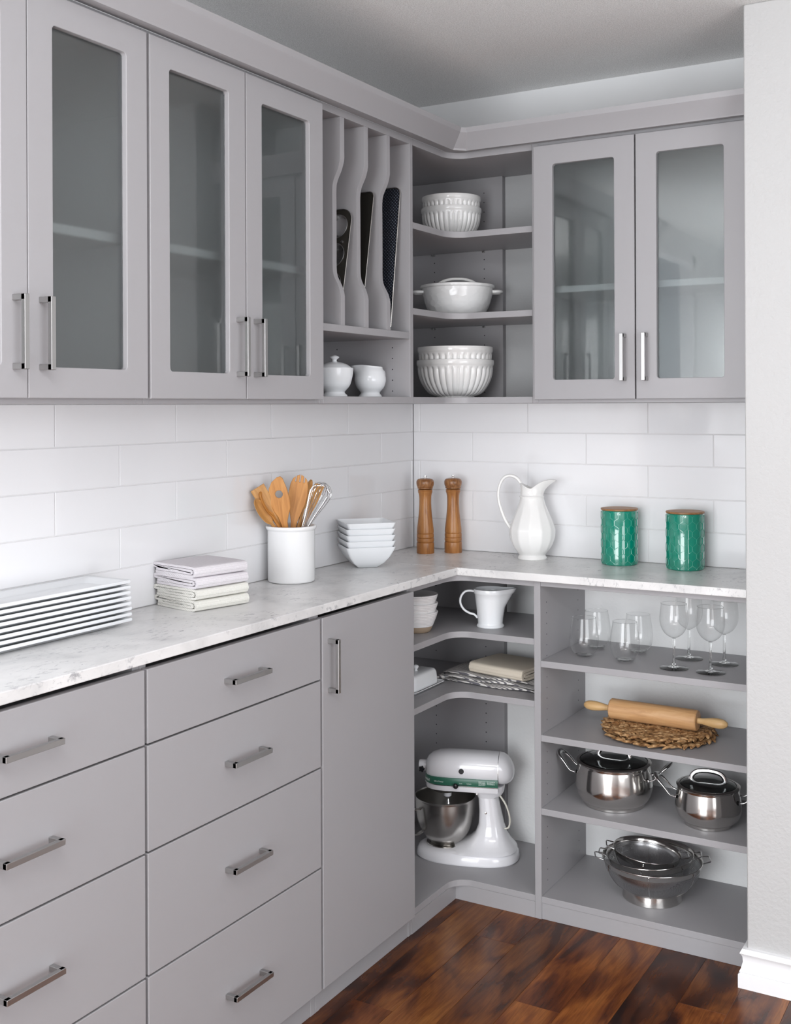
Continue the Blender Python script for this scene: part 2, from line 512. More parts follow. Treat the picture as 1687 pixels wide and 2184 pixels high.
# tiles of the backsplash: rows between counter and wall cabinets
TL, TG = 0.4094, 0.0023
ROWS = [(1.4301, 1.5290), (1.3300, 1.4301), (1.2299, 1.3300), (1.1298, 1.2299), (1.0262, 1.1298)]
MB().box(-0.0082, -0.0022, -2.45, 0, 1.0262, 1.529).build('grout', m_grout, wall_left)
MB().box(0, 1.2495, 0.0022, 0.0082, 1.0262, 1.529).build('grout', m_grout, wall_back)
tcache = {}


def tile(u0, u1, z0, z1, side):
    if u1 - u0 < 0.006: return
    key = (round(u1 - u0, 4), round(z1 - z0, 4), side)
    hw, hh = (u1 - u0 - TG) / 2, (z1 - z0 - TG) / 2
    if key not in tcache:
        mbx = MB().box(-0.0072, 0, -hw, hw, -hh, hh) if side == 'L' else MB().box(-hw, hw, 0, 0.0072, -hh, hh)
        o = mbx.build('tile', m_tile, bevel=0.0012, bseg=2); tcache[key] = o.data
    else:
        o = bpy.data.objects.new('tile', tcache[key]); COL.objects.link(o)
    um, zm = (u0 + u1) / 2, (z0 + z1) / 2
    if side == 'L': o.location = (0, um, zm); o.parent = wall_left
    else: o.location = (um, 0, zm); o.parent = wall_back
    o.rotation_euler = (0, random.uniform(-0.0016, 0.0016), random.uniform(-0.0012, 0.0012)) if side == 'L' else (random.uniform(-0.0016, 0.0016), 0, random.uniform(-0.0012, 0.0012))


for ri, (z0, z1) in enumerate(ROWS):
    js = [0.0] + [0.0149 + TL * (j + (0.5 if ri % 2 else 0)) for j in range(8)]
    js = [j for j in js if j < 2.44] + [2.45]
    for a, b in zip(js, js[1:]): tile(-b, -a, z0, z1, 'L')
    js = [0.0] + [0.026 + TL * (j + (0.5 if ri % 2 else 0)) for j in range(4)]
    js = [j for j in js if j < 1.249] + [1.2495]
    for a, b in zip(js, js[1:]): tile(a, b, z0, z1, 'B')

# baseboard around the corner of wall_right
BP = [(0.0, 0.1017), (0.010, 0.1000), (0.0155, 0.0890), (0.0115, 0.0835), (0.0095, 0.0790), (0.0085, 0.0660), (0.0130, 0.0480), (0.0165, 0.0420), (0.0140, 0.0385), (0.0190, 0.0350), (0.0190, 0.0), (0.0, 0.0)]
struct(MB().loft([[(1.25 - d, -0.385, z) for d, z in BP], [(1.25 - d, -0.455 - d, z) for d, z in BP], [(RX, -0.455 - d, z) for d, z in BP]]).build('baseboard_right', m_white, smooth=25))

# crown moulding above the wall cabinets (trim_1)
CP = [(0.322, 2.3072), (0.358, 2.3005), (0.366, 2.3010), (0.368, 2.3065), (0.398, 2.3450), (0.400, 2.3480), (0.402, 2.3630), (0.322, 2.3630)]


def ch(z): return 0.030 - 0.020 * (z - 2.30) / 0.063


struct(MB().loft([[(d, -2.352, z) for d, z in CP], [(d, -d - ch(z), z) for d, z in CP], [(d + ch(z), -d, z) for d, z in CP], [(1.249, -d, z) for d, z in CP]]).build('trim_1', m_cab, smooth=20))

# ================================================================== CABINETS
UB, UT = 1.528, 2.307     # wall cabinets: bottom, top
T = 0.019
LF = lambda u, d, z: (0.32 + d, u, z)          # left run, doors look to +x
RF = lambda u, d, z: (u, -0.32 - d, z)         # back run, doors look to -y
BF = lambda u, d, z: (0.345 + d, u, z)         # left base run


def handle(fn, u, z, d0, parent, vert=True, L=0.135):
    a, pr_ = 0.0055, 0.033
    mb = MB()
    for s in (-1, 1):
        c = s * (L / 2 - a)
        if vert: mb.box(u - a, u + a, d0, d0 + pr_ - 0.001, z + c - a, z + c + a)
        else: mb.box(u + c - a, u + c + a, d0, d0 + pr_ - 0.001, z - a, z + a)
    if vert: mb.box(u - a, u + a, d0 + pr_ - 0.010, d0 + pr_, z - L / 2, z + L / 2)
    else: mb.box(u - L / 2, u + L / 2, d0 + pr_ - 0.010, d0 + pr_, z - a, z + a)
    return mb.map(fn).build('handle', m_handle, parent, world=True, bevel=0.0008, bseg=1)


def glass_door(fn, u0, u1, hu, root, z0=1.5385, z1=2.2935):
    um, zm = (u0 + u1) / 2, (z0 + z1) / 2
    hw, hh = (u1 - u0) / 2, (z1 - z0) / 2
    outer = [(um - hw, zm - hh), (um + hw, zm - hh), (um + hw, zm + hh), (um - hw, zm + hh)]
    inner = rrect(hw - 0.060, hh - 0.058, 0.008, 4, um, zm)
    d = plate(outer, [inner], 0.019, lambda u, v, t: fn(u, 0.001 + t, v), 'door', m_cab, root, bevel=0.0015, world=True)
    MB().box(um - hw + 0.052, um + hw - 0.052, 0.004, 0.008, zm - hh + 0.05, zm + hh - 0.05).map(fn).build('glass_pane', m_frost, d, world=True)
    handle(fn, hu, 1.6575, 0.020, d)
    return d


def panel(name, x0, x1, y0, y1, z0, z1, root, m=None):
    return MB().box(x0, x1, y0, y1, z0, z1).build(name, m or m_cab, root, world=True, bevel=0.0007, bseg=1)


def wall_cabinet(label, fn, u0, u1, sgn):
    """two glass doors; box behind them"""
    loc = fn((u0 + u1) / 2, -0.16, UB)
    r = thing('wall_cabinet', label, 'cabinet', loc)
    bx = lambda nm, a, b, d0, d1, z0, z1: MB().box(a, b, d0, d1, z0, z1).map(fn).build(nm, m_cab, r, world=True, bevel=0.0007, bseg=1)
    B0 = -0.3265 if sgn == 'L' else -0.3265
    bx('side_panel', u0, u0 + T, B0, 0, UB, UT); bx('side_panel', u1 - T, u1, B0, 0, UB, UT)
    bx('bottom_panel', u0 + T, u1 - T, B0, 0, UB, UB + T); bx('top_panel', u0 + T, u1 - T, B0, 0, UT - T, UT)
    bx('back_panel', u0 + T, u1 - T, B0, B0 + 0.006, UB + T, UT - T)
    bx('shelf', u0 + T, u1 - T, B0 + 0.007, -0.03, 1.858, 1.877)
    return r


c = wall_cabinet('grey wall cabinet with two frosted glass doors, at the end above the white platters', LF, -2.352, -1.7135, 'L')
glass_door(LF, -2.349, -2.034, -2.064, c); glass_door(LF, -2.032, -1.7170, -2.002, c)
c = wall_cabinet('grey wall cabinet with two frosted glass doors, beside the tray divider cabinet', LF, -1.7125, -1.0605, 'L')
glass_door(LF, -1.7086, -1.3897, -1.4197, c); glass_door(LF, -1.3859, -1.0690, -1.3559, c)
c = wall_cabinet('grey wall cabinet with two frosted glass doors above the green canisters', RF, 0.5925, 1.2445, 'R')
glass_door(RF, 0.6058, 0.9160, 0.886, c); glass_door(RF, 0.9200, 1.2290, 0.950, c)

# tray cabinet with S-curved dividers
r = thing('tray_cabinet', 'open grey wall cabinet with curved vertical tray dividers', 'cabinet', (0.16, -0.813, UB))
panel('side_panel', -0.0065, 0.32, -1.0600, -1.0410, UB, UT, r); panel('side_panel', -0.0065, 0.32, -0.586, -0.567, UB, UT, r, m_cab)
panel('bottom_panel', -0.0065, 0.32, -1.041, -0.586, UB, UB + T, r); panel('top_panel', -0.0065, 0.32, -1.041, -0.586, UT - T, UT, r)
panel('shelf', -0.0065, 0.319, -1.041, -0.586, 1.717, 1.7365, r)
panel('back_panel', -0.0065, 0.0, -1.041, -0.586, UB + T, UT - T, r)
dvp = [(0.319, 1.7366), (0.319, 1.80), (0.3185, 1.818), (0.311, 1.842), (0.298, 1.866), (0.2935, 1.89), (0.2935, 1.95), (0.2935, 2.05), (0.2935, 2.10), (0.298, 2.124), (0.311, 2.150), (0.3185, 2.176), (0.319, 2.20), (0.319, 2.2879)]
dv = cat([(a, 0, b) for a, b in dvp], 3)
outl = [(0.001, 1.7366)] + [(p[0], p[2]) for p in dv] + [(0.001, 2.2879)]
for y in (-0.955, -0.8345, -0.7160):
    plate(outl, [], 0.0195, lambda u, v, t, y=y: (u, y + t, v), 'divider', m_cab, r, bevel=0.001, world=True)


def holes(pts, ax, parent, rad=0.0020):
    mb = MB()
    for p in pts:
        ring0, ring1 = [], []
        for k in range(8):
            a = 2 * pi * k / 8; e = [0, 0, 0]
            i, j = [(1, 2), (0, 2), (0, 1)]['xyz'.index(ax)]
            e[i] = rad * cos(a); e[j] = rad * sin(a)
            ring0.append((p[0] + e[0], p[1] + e[1], p[2] + e[2]))
        mb.add(ring0, [tuple(range(8))])
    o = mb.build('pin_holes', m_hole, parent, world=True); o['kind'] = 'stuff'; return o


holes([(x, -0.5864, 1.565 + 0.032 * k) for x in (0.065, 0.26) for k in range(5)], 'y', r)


def lshelf(name, DL, DR, yl, xr, z0, z1, root, rad=0.065, y_back=0.0065, x_back=-0.0065):
    arc = [(DL + rad - rad * cos(radians(a)), -DR - rad + rad * sin(radians(a))) for a in range(0, 91, 10)]
    out = [(x_back, y_back), (x_back, yl), (DL, yl)] + arc + [(xr, -DR), (xr, y_back)]
    return plate(out, [], z1 - z0, lambda u, v, t: (u, v, z0 + t), name, m_cab, root, bevel=0.0008, world=True, smooth=30)


r = thing('corner_wall_shelf', 'grey L-shaped corner wall shelf unit holding white bowls', 'shelf unit', (0.3, -0.25, UB))
for nm, z0 in (('bottom_shelf', UB), ('shelf', 1.790), ('shelf', 2.0430), ('top_panel', UT - T)):
    lshelf(nm, 0.3195, 0.3195, -0.5665, 0.592, z0, z0 + T, r)
for z0, z1 in ((UB + T, 1.790), (1.809, 2.0430), (2.062, UT - T)):
    panel('back_panel', -0.0065, 0.3555, -0.019, 0.0065, z0, z1, r)
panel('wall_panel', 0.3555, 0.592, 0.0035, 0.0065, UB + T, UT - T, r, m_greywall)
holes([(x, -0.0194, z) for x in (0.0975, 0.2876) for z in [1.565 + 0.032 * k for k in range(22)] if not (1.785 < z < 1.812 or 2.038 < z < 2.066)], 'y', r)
for z in (1.790, 2.0430):
    for x in (0.0975, 0.2876):
        MB().lathe([(0, 0), (0.0035, 0), (0.0035, 0.011), (0, 0.011)], 10).xf(Matrix.Translation((x, -0.019, z - 0.0045)) @ Matrix.Rotation(pi / 2, 4, 'X')).build('shelf_pin', m_pin, r, world=True)

# ---- base cabinets of the left run
CT0, CT1 = 1.002, 1.0255


def base_box(name, label, u0, u1):
    r = thing(name, label, 'cabinet', (0.17, (u0 + u1) / 2, 0))
    panel('side_panel', -0.0065, 0.345, u0, u0 + T, 0.0, CT0 - 0.0005, r); panel('side_panel', -0.0065, 0.345, u1 - T, u1, 0.0, CT0 - 0.0005, r)
    panel('bottom_panel', -0.0065, 0.344, u0 + T, u1 - T, 0.048, 0.067, r)
    panel('back_panel', -0.0065, 0.0, u0 + T, u1 - T, 0.067, 0.984, r)
    panel('top_rail', 0.20, 0.300, u0 + T, u1 - T, 0.984, CT0 - 0.0005, r)
    panel('toe_kick', 0.325, 0.3435, u0 + T, u1 - T, 0.0, 0.048, r)
    return r


DZ = [(0.8385, 0.9900), (0.6195, 0.8345), (0.3690, 0.6155), (0.0595, 0.3650)]
for lab, u0, u1 in (('grey four-drawer base cabinet under the white platters', -2.3840, -1.7535), ('grey four-drawer base cabinet beside the tall plain door', -1.7525, -1.1275)):
    r = base_box('drawer_cabinet', lab, u0, u1)
    a, b = u0 + 0.0042, u1 + 0.0025
    if u0 < -2: a, b = -2.3800, -1.7570
    else: a, b = -1.7490, -1.1250
    for z0, z1 in DZ:
        d = MB().box(a, b, 0.001, 0.019, z0, z1).map(BF).build('drawer', m_cab, r, world=True, bevel=0.0016, bseg=2)
        handle(BF, (a + b) / 2, (z0 + z1) / 2 + (0 if z1 > 0.9 else 0.004), 0.019, d, vert=False)
        dm = MB().box(a + 0.03, b - 0.03, -0.30, -0.01, z0 + 0.02, z1 - 0.02).map(BF).build('drawer_box', m_cab, d, world=True)

r = base_box('door_cabinet', 'narrow grey base cabinet with one tall plain door', -1.1265, -0.6360)
d = MB().box(-1.1155, -0.6480, 0.001, 0.019, 0.0595, 0.9900).map(BF).build('door', m_cab, r, world=True, bevel=0.0016, bseg=2)
handle(BF, -1.087, 0.8665, 0.019, d)

# ---- corner base shelves
r = thing('corner_base_shelf', 'grey L-shaped corner base shelf unit holding the stand mixer', 'shelf unit', (0.3, -0.3, 0))
for nm, z0 in (('bottom_shelf', 0.048), ('shelf', 0.6245), ('shelf', 0.8095), ('top_panel', 0.9835)):
    lshelf(nm, 0.3445, 0.3595, -0.6355, 0.611, z0, z0 + (T if z0 < 0.9 else 0.0183), r, rad=0.062)
for z0, z1 in ((0.067, 0.6245), (0.6435, 0.8095), (0.8285, 0.9835)):
    panel('back_panel', -0.0065, 0.3555, -0.019, 0.0065, z0, z1, r)
panel('wall_panel', 0.3555, 0.611, 0.0035, 0.0065, 0.067, 0.98, r, m_wall)
MB().add([(0.328, -0.6355, 0), (0.346, -0.6355, 0), (0.346, -0.3605, 0), (0.611, -0.3605, 0), (0.611, -0.342, 0), (0.328, -0.342, 0),
          (0.328, -0.6355, 0.048), (0.346, -0.6355, 0.048), (0.346, -0.3605, 0.048), (0.611, -0.3605, 0.048), (0.611, -0.342, 0.048), (0.328, -0.342, 0.048)],
         [(0, 1, 7, 6), (1, 2, 8, 7), (2, 3, 9, 8), (3, 4, 10, 9), (4, 5, 11, 10), (5, 0, 6, 11), (6, 7, 8, 9, 10, 11), (5, 4, 3, 2, 1, 0)]).build('toe_kick', m_cab, r, world=True)
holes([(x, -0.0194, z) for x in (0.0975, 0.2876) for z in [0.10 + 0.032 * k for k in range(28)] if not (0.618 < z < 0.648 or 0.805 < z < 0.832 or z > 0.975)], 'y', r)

# ---- open base shelves of the back run
r = thing('open_base_shelf', 'open grey base shelf unit with glasses and pots, beside the white wall', 'shelf unit', (0.93, -0.18, 0))
panel('side_panel', 0.6115, 0.6320, -0.362, 0.0065, 0.0, CT0 - 0.0005, r); panel('side_panel', 1.2395, 1.2495, -0.362, 0.0065, 0.0, CT0 - 0.0005, r)
panel('top_panel', 0.632, 1.2395, -0.360, 0.0065, 0.9855, CT0 - 0.0005, r)
for z in (0.7460, 0.5260, 0.3090): panel('shelf', 0.632, 1.2395, -0.360, 0.003, z, z + T, r)
panel('bottom_shelf', 0.632, 1.2395, -0.360, 0.0065, 0.048, 0.067, r)
panel('toe_kick', 0.632, 1.2395, -0.3585, -0.34, 0.0, 0.048, r)
panel('wall_panel', 0.632, 1.2395, 0.0032, 0.0065, 0.067, 0.9855, r, m_wall)
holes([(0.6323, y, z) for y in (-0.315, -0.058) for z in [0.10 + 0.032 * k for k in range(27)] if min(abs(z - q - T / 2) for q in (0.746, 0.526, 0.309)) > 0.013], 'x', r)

# ---- countertops
o = MB().box(-0.0075, 0.368, -2.40, -0.3836, CT0, CT1).build('countertop', m_marble, bevel=0.002)
tag(o, 'marble-look countertop slab along the drawers, under platters and towels', 'countertop')
o = MB().box(-0.0075, 1.2495, -0.3828, 0.0075, CT0, CT1).build('countertop', m_marble, bevel=0.002)
tag(o, 'marble-look countertop slab along the back wall, under jug and canisters', 'countertop')

# ================================================================== OBJECTS
SR = YAW                     # turn of things that face the camera side of the room
CZT = CT1                    # top of the counter


def ring_bowl(R, h, rb, t=0.004, rim=None, foot=0.004, n=6, curve=None):
    """hollow bowl profile (closed lathe): outer up, inner down"""
    pts = curve or [(rb, foot), (rb + (R - rb) * 0.45, h * 0.22), (rb + (R - rb) * 0.80, h * 0.55), (R, h)]
    out = prof(pts, n)
    inn = [(max(r - t, 0.0005), z + t * 0.4) for r, z in reversed(out)]
    inn[0] = (out[-1][0] - t * 0.8, h)
    return [(0, 0.0), (rb * 0.9, 0.0)] + [(rb, 0.0)] + out + inn + [(0, inn[-1][1])]


# ---- stack of eight rectangular platters
def platter_mesh():
    mb = MB(); R = []
    for hx, hy, z in ((0.044, 0.165, 0.0), (0.047, 0.172, 0.0008), (0.0560, 0.186, 0.0060), (0.0660, 0.1975, 0.0098), (0.0688, 0.2005, 0.0108), (0.0697, 0.2015, 0.0135), (0.0688, 0.2005, 0.0172), (0.0670, 0.1985, 0.0178),
                      (0.0560, 0.186, 0.0148), (0.048, 0.170, 0.0072), (0.044, 0.165, 0.0062)):
        R.append([(a, b, z) for a, b in rrect(hx, hy, 0.006 if hx > 0.05 else 0.010, 4)])
    return mb.loft(R)


ordn = ['bottom', 'second from bottom', 'third from bottom', 'fourth from bottom', 'fifth from bottom', 'sixth from bottom', 'second from top', 'top']
o0 = None
for k in range(8):
    if o0 is None: o0 = platter_mesh().build('platter', m_porcelain, smooth=35); o = o0
    else: o = o0.copy(); COL.objects.link(o)
    o.location = (0.0725 + random.uniform(-0.0012, 0.0012), -1.7560 + random.uniform(-0.002, 0.002), CZT + 0.0002 + k * 0.01235)
    o.rotation_euler = (0, 0, random.uniform(-0.004, 0.004))
    tag(o, 'white rectangular platter, %s of the stack beside the folded towels' % ordn[k], 'platter', 'stacked white platters')

# ---- four folded towels


def towel_mesh(seed, W_=0.165, Lx=0.168, H=0.0272):
    rnd = random.Random(seed); th = H / 4.25
    l0, l1, l2, l3 = [th * (0.55 + 1.05 * i) for i in range(4)]
    pth = [(0.150, l0), (0.08, l0), (0.012, l0), (0.003, (l0 + l3) * 0.35), (0.001, (l0 + l3) / 2), (0.003, (l0 + l3) * 0.66), (0.012, l3), (0.08, l3 * 1.01), (0.150, l3),
           (0.158, (l3 + l2) / 2), (0.150, l2), (0.08, l2), (0.020, l2), (0.0135, (l2 + l1) / 2), (0.020, l1), (0.08, l1), (0.148, l1)]
    P = [(p[0] * Lx / 0.16 - Lx / 2, p[2]) for p in cat([(a, 0, b) for a, b in pth], 4)]
    # strip with thickness
    up, dn = [], []
    for i, p in enumerate(P):
        a = P[max(i - 1, 0)]; b = P[min(i + 1, len(P) - 1)]
        tx, tz = b[0] - a[0], b[1] - a[1]; L = sqrt(tx * tx + tz * tz) or 1
        nx, nz = -tz / L, tx / L
        up.append((p[0] + nx * th * 0.47, p[1] + nz * th * 0.47)); dn.append((p[0] - nx * th * 0.47, p[1] - nz * th * 0.47))
    loop = up + dn[::-1]
    ny = 14; rings = []
    ph = rnd.uniform(0, 6)
    for j in range(ny + 1):
        v = -W_ / 2 + W_ * j / ny
        sag = -0.0008 * sin(3.1 * v / W_ + ph)
        e = 1 - 0.012 * abs(2 * j / ny - 1) ** 4
        rings.append([(x * e + 0.0010 * sin(22 * v + ph + x * 9), v + 0.0012 * sin(40 * x + ph), max(z + sag * (z / H), 0.0001)) for x, z in loop])
    return MB().loft(rings)


TOW = [('bottom cream waffle towel of the folded stack', m_towel_b), ('upper cream waffle towel in the folded stack', m_towel_b),
       ('lower lavender-white waffle towel in the folded stack', m_towel_a), ('top lavender-white waffle towel of the folded stack', m_towel_a)]
for k, (lab, m) in enumerate(TOW):
    o = towel_mesh(k + 3).build('folded_towel', m, smooth=50)
    o.location = (0.1000 - 0.002 * (k % 2), -1.265, CZT + 0.0003 + k * 0.0272)
    o.rotation_euler = (0, 0, pi + radians(-11) + random.uniform(-0.02, 0.02))
    tag(o, lab + ' on the counter', 'towel', 'folded waffle towels')

# ---- utensil crock
CK = Vector((0.0770, -0.8460, CZT))
o = MB().lathe([(0, 0), (0.060, 0), (0.0655, 0.002), (0.0670, 0.006)] + [(0.0670, 0.145)] + prof([(0.0672, 0.1455), (0.0705, 0.150), (0.0722, 0.1545), (0.0715, 0.1580), (0.0680, 0.1590), (0.0640, 0.1570), (0.0620, 0.152), (0.0618, 0.146)], 4) + [(0.0612, 0.008), (0, 0.008)], 64).build('utensil_crock', m_ceramic, smooth=50)
o.location = CK
tag(o, 'white ceramic crock holding wooden utensils and a whisk', 'crock')

RX3 = Matrix.Rotation(SR, 3, 'Z')


def lean(o, bx, by, tx, ty, tz, L, twist=0.0, bz=0.009):
    """o is modelled along +z (0..L), face to -y; put its foot inside the crock at (bx,by), pointing to (tx,ty,tz) in the crock frame"""
    b = Vector((bx, by, bz)); d = (Vector((tx, ty, tz)) - b).normalized()
    yv = (Vector((0, 1, 0)) - d * d.y).normalized(); xv = yv.cross(d)
    m = Matrix((xv, yv, d)).transposed() @ Matrix.Rotation(twist, 3, 'Z')
    o.matrix_world = Matrix.Translation(CK + RX3 @ b) @ (RX3 @ m).to_4x4()


def flat_utensil(name, outline, holes_, t, m, curve=0.0):
    L = max(v for u, v in outline)
    return plate(outline, holes_, t, lambda u, v, d: (u, d - t / 2 + curve * max(0, v - 0.2) ** 2 * 40, v), name, m, None, bevel=0.0016)


def sym(pts): return [(-a, b) for a, b in pts] + [(a, b) for a, b in reversed(pts)]


def circ(cx_, cy_, r, n=20): return [(cx_ + r * cos(2 * pi * k / n), cy_ + r * sin(2 * pi * k / n)) for k in range(n)]


hd = [(0.0065, 0.0), (0.0065, 0.12), (0.0080, 0.17)]
# square turner
o = flat_utensil('wooden_turner', sym(hd + [(0.012, 0.205), (0.0180, 0.222), (0.0200, 0.24), (0.0215, 0.292)]), [], 0.006, m_beech)
lean(o, 0.044, 0.024, -0.106, -0.064, 0.300, 0.3, 0.25, 0.022); tag(o, 'square-ended wooden turner in the white crock', 'utensil', 'utensils in the crock')
# oval spoon, seen half from the side


def spoon(name, L, hw, hl, m, dish=0.009):
    R = []; zc_ = L - hl
    secs = [(0, 0.0052, 0.0045, 0), (0.06, 0.0058, 0.0048, 0), (zc_ - hl - 0.03, 0.0056, 0.0045, 0)]
    for k in range(15):
        a = -0.97 + 1.965 * k / 14; q = sqrt(max(0, 1 - a * a))
        secs.append((zc_ + hl * a, max(0.0056 if a < 0 else 0.002, hw * q), 0.0030, dish * q))
    for z, a, b, off in secs:
        ring = []
        for k in range(20):
            c_, s_ = cos(2 * pi * k / 20), sin(2 * pi * k / 20)
            ring.append((a * c_, b * s_ + off * (1 - c_ * c_), z))
        R.append(ring)
    return MB().loft(R).build(name, m, smooth=60)


o = spoon('wooden_spoon', 0.275, 0.0205, 0.044, m_beech)
lean(o, 0.044, 0.020, -0.110, -0.082, 0.264, 0.29, 0.85, 0.018); tag(o, 'oval wooden spoon leaning lowest over the crock rim', 'utensil', 'utensils in the crock')
o = spoon('wooden_spoon', 0.285, 0.0140, 0.040, m_beech2)
lean(o, 0.040, 0.012, -0.088, -0.062, 0.274, 0.29, 1.15); tag(o, 'narrow dark honey wooden spoon seen edge-on in crock', 'utensil', 'utensils in the crock')
# angled spatula with a hole
ol = [(-0.0065, 0), (-0.0065, 0.12), (-0.0085, 0.160), (-0.013, 0.182), (-0.022, 0.200), (-0.0275, 0.222), (-0.0285, 0.245), (-0.0245, 0.265), (-0.013, 0.283), (0.004, 0.294), (0.014, 0.2955), (0.020, 0.289), (0.0265, 0.258), (0.0285, 0.228), (0.0265, 0.204), (0.0180, 0.186), (0.0100, 0.165), (0.0080, 0.13), (0.0065, 0)]
o = flat_utensil('wooden_spatula', ol, [circ(0.0015, 0.246, 0.0108)], 0.006, m_beech2)
lean(o, 0.012, -0.012, -0.040, -0.045, 0.296, 0.3, -0.06); tag(o, 'wooden spatula with a round hole in its blade', 'utensil', 'utensils in the crock')
# fork-tipped spoon
top = []
hwf = 0.0270
for x0 in (-0.0120, 0.0, 0.0120):
    top += [(x0 - 0.0014, 0.2965 - abs(x0 - 0.0014) * 0.55), (x0 - 0.0014, 0.2740), (x0 + 0.0014, 0.2740), (x0 + 0.0014, 0.2965 - abs(x0 + 0.0014) * 0.55)]
lf = [(-0.0065, 0), (-0.0065, 0.13), (-0.0090, 0.160), (-0.0170, 0.188), (-0.0235, 0.212), (-0.0272, 0.240), (-0.0255, 0.266), (-0.0205, 0.282)]
o = flat_utensil('wooden_fork', lf + top + [(-a, b) for a, b in reversed(lf)], [], 0.0065, m_beech2)
lean(o, -0.016, 0.002, 0.026, 0.012, 0.294, 0.3, 0.10); tag(o, 'wooden fork with three slits in its tip', 'utensil', 'utensils in the crock')
o = spoon('wooden_spoon', 0.288, 0.0160, 0.045, m_beech)
lean(o, -0.022, 0.012, 0.056, 0.026, 0.283, 0.29, 1.0); tag(o, 'pale wooden spoon between the fork and the whisk', 'utensil', 'utensils in the crock')
o = flat_utensil('wooden_turner', sym(hd + [(0.010, 0.20), (0.0145, 0.23), (0.0155, 0.284)]), [], 0.006, m_beech)
lean(o, -0.030, 0.030, 0.086, 0.050, 0.288, 0.3, 0.55); tag(o, 'narrow wooden turner standing behind the whisk wires', 'utensil', 'utensils in the crock')
# whisk
wk = thing('whisk', 'metal balloon whisk standing in the white crock', 'whisk', group='utensils in the crock')
MB().lathe([(0, 0), (0.008, 0.002), (0.010, 0.02), (0.009, 0.10), (0.0075, 0.125), (0, 0.127)], 14).build('grip', m_brush, wk)
for k in range(6):
    a = pi * k / 6; pts = []
    for q in range(25):
        t_ = q / 24; s_ = -1 + 2 * t_
        prf = [(-0.005, 0.118), (-0.009, 0.16), (-0.019, 0.21), (-0.0290, 0.252), (-0.0300, 0.272), (-0.020, 0.290 - 0.002 * k), (0, 0.298 - 0.002 * k), (0.020, 0.290 - 0.002 * k), (0.0300, 0.272), (0.0290, 0.252), (0.019, 0.21), (0.009, 0.16), (0.005, 0.118)]
    pts = [(p[0] * cos(a), p[0] * sin(a), p[2]) for p in cat([(r_, 0, z_) for r_, z_ in prf], 4)]
    MB().tube(pts, 0.00095, 6).build('wire_loop', m_chrome, wk)
lean(wk, -0.026, -0.022, 0.102, -0.020, 0.286, 0.3, 0.2)

# ---- five square bowls


def sq_bowl():
    R = []
    for h_, z, r_ in ((0.024, 0.0, 0.004), (0.030, 0.0015, 0.005), (0.047, 0.016, 0.006), (0.060, 0.034, 0.007), (0.0690, 0.0520, 0.008), (0.0735, 0.0625, 0.009), (0.0740, 0.0640, 0.009), (0.0715, 0.0645, 0.009),
                      (0.0660, 0.0525, 0.008), (0.0565, 0.0350, 0.007), (0.0435, 0.0175, 0.006), (0.027, 0.0050, 0.005), (0.020, 0.0042, 0.004)):
        R.append([(a, b, z) for a, b in rrect(h_, h_, r_, 4)])
    return MB().loft(R)


o0 = None
for k, nm in enumerate(('bottom', 'second from bottom', 'middle', 'second from top', 'top')):
    if o0 is None: o0 = sq_bowl().build('square_bowl', m_porcelain, smooth=40); o = o0
    else: o = o0.copy(); COL.objects.link(o)
    o.location = (0.1085, -0.4950, CZT + 0.0002 + k * 0.0185); o.scale = (1.05, 1.05, 1.04)
    o.rotation_euler = (0, 0, SR + radians(15) + random.uniform(-0.02, 0.02))
    tag(o, 'white square bowl, %s of the stack of five' % nm, 'bowl', 'stacked square bowls')

# ---- two pepper mills
S_ = 0.0003375
MP = [(890, 86), (886, 88), (800, 88), (790, 87), (785, 86), (780, 79), (775, 84), (760, 87), (742, 86), (737, 80), (732, 85), (715, 86), (698, 85), (693, 80), (688, 84), (676, 85), (640, 82), (600, 77), (550, 71), (500, 66), (450, 62), (400, 60), (350, 60), (320, 62), (295, 67), (285, 72), (276, 73), (270, 70), (264, 75), (258, 73), (254, 60)]
MT = [(253, 58), (249, 72), (244, 78), (238, 78), (234, 74), (228, 80), (215, 85), (195, 88), (178, 88), (163, 82), (152, 70), (147, 50), (144, 25)]
mill_body = None
for lab, x, y in (('turned wooden pepper mill standing closest to the wall corner', 0.1150, -0.1250), ('turned wooden pepper mill with streaked cap, beside the white jug', 0.1900, -0.0660)):
    t_ = thing('pepper_mill', lab, 'pepper mill', (x, y, CZT), rotz=x * 30, group='wooden pepper mills')
    MB().lathe([(0, 0)] + [(r_ * S_, (890 - yy) * S_) for yy, r_ in MP] + [(0, (890 - 254) * S_)], 40).build('body', m_mill, t_, smooth=28)
    MB().lathe([(0, (890 - 254) * S_)] + [(r_ * S_, (890 - yy) * S_) for yy, r_ in MT] + [(0, (890 - 143.5) * S_)], 40).build('cap', m_milltop, t_, smooth=28)
    MB().lathe([(0, 0.2515), (0.0028, 0.2515), (0.0028, 0.2545), (0.0045, 0.2555), (0.0052, 0.2585), (0.0045, 0.2615), (0, 0.2625)], 16).build('finial', m_chrome, t_)

# ---- white jug with spout to the right
t_ = thing('jug', 'tall white fluted ceramic jug with loop handle and wide spout', 'jug', (0.4880, -0.0880, CZT), rotz=SR - 0.22)
t_.scale = (0.945, 0.945, 1.0)
JS = 0.000345
jp = [(0, 138), (4, 142), (14, 143), (26, 137), (38, 131), (52, 138), (75, 158), (110, 184), (150, 206), (200, 223), (250, 229), (290, 226), (345, 207), (400, 183), (445, 162), (500, 138), (550, 121), (575, 115)]
rows_ = [(r_ * JS, z * JS) for z, r_ in jp]
nA = 96


def facet(a, k):
    n_ = 12; s_ = ((a * n_ / (2 * pi)) % 1) - 0.5
    return 1 - k * (0.034 - 0.034 * (1 / cos(s_ * 2 * pi / n_) - 1) * 30)


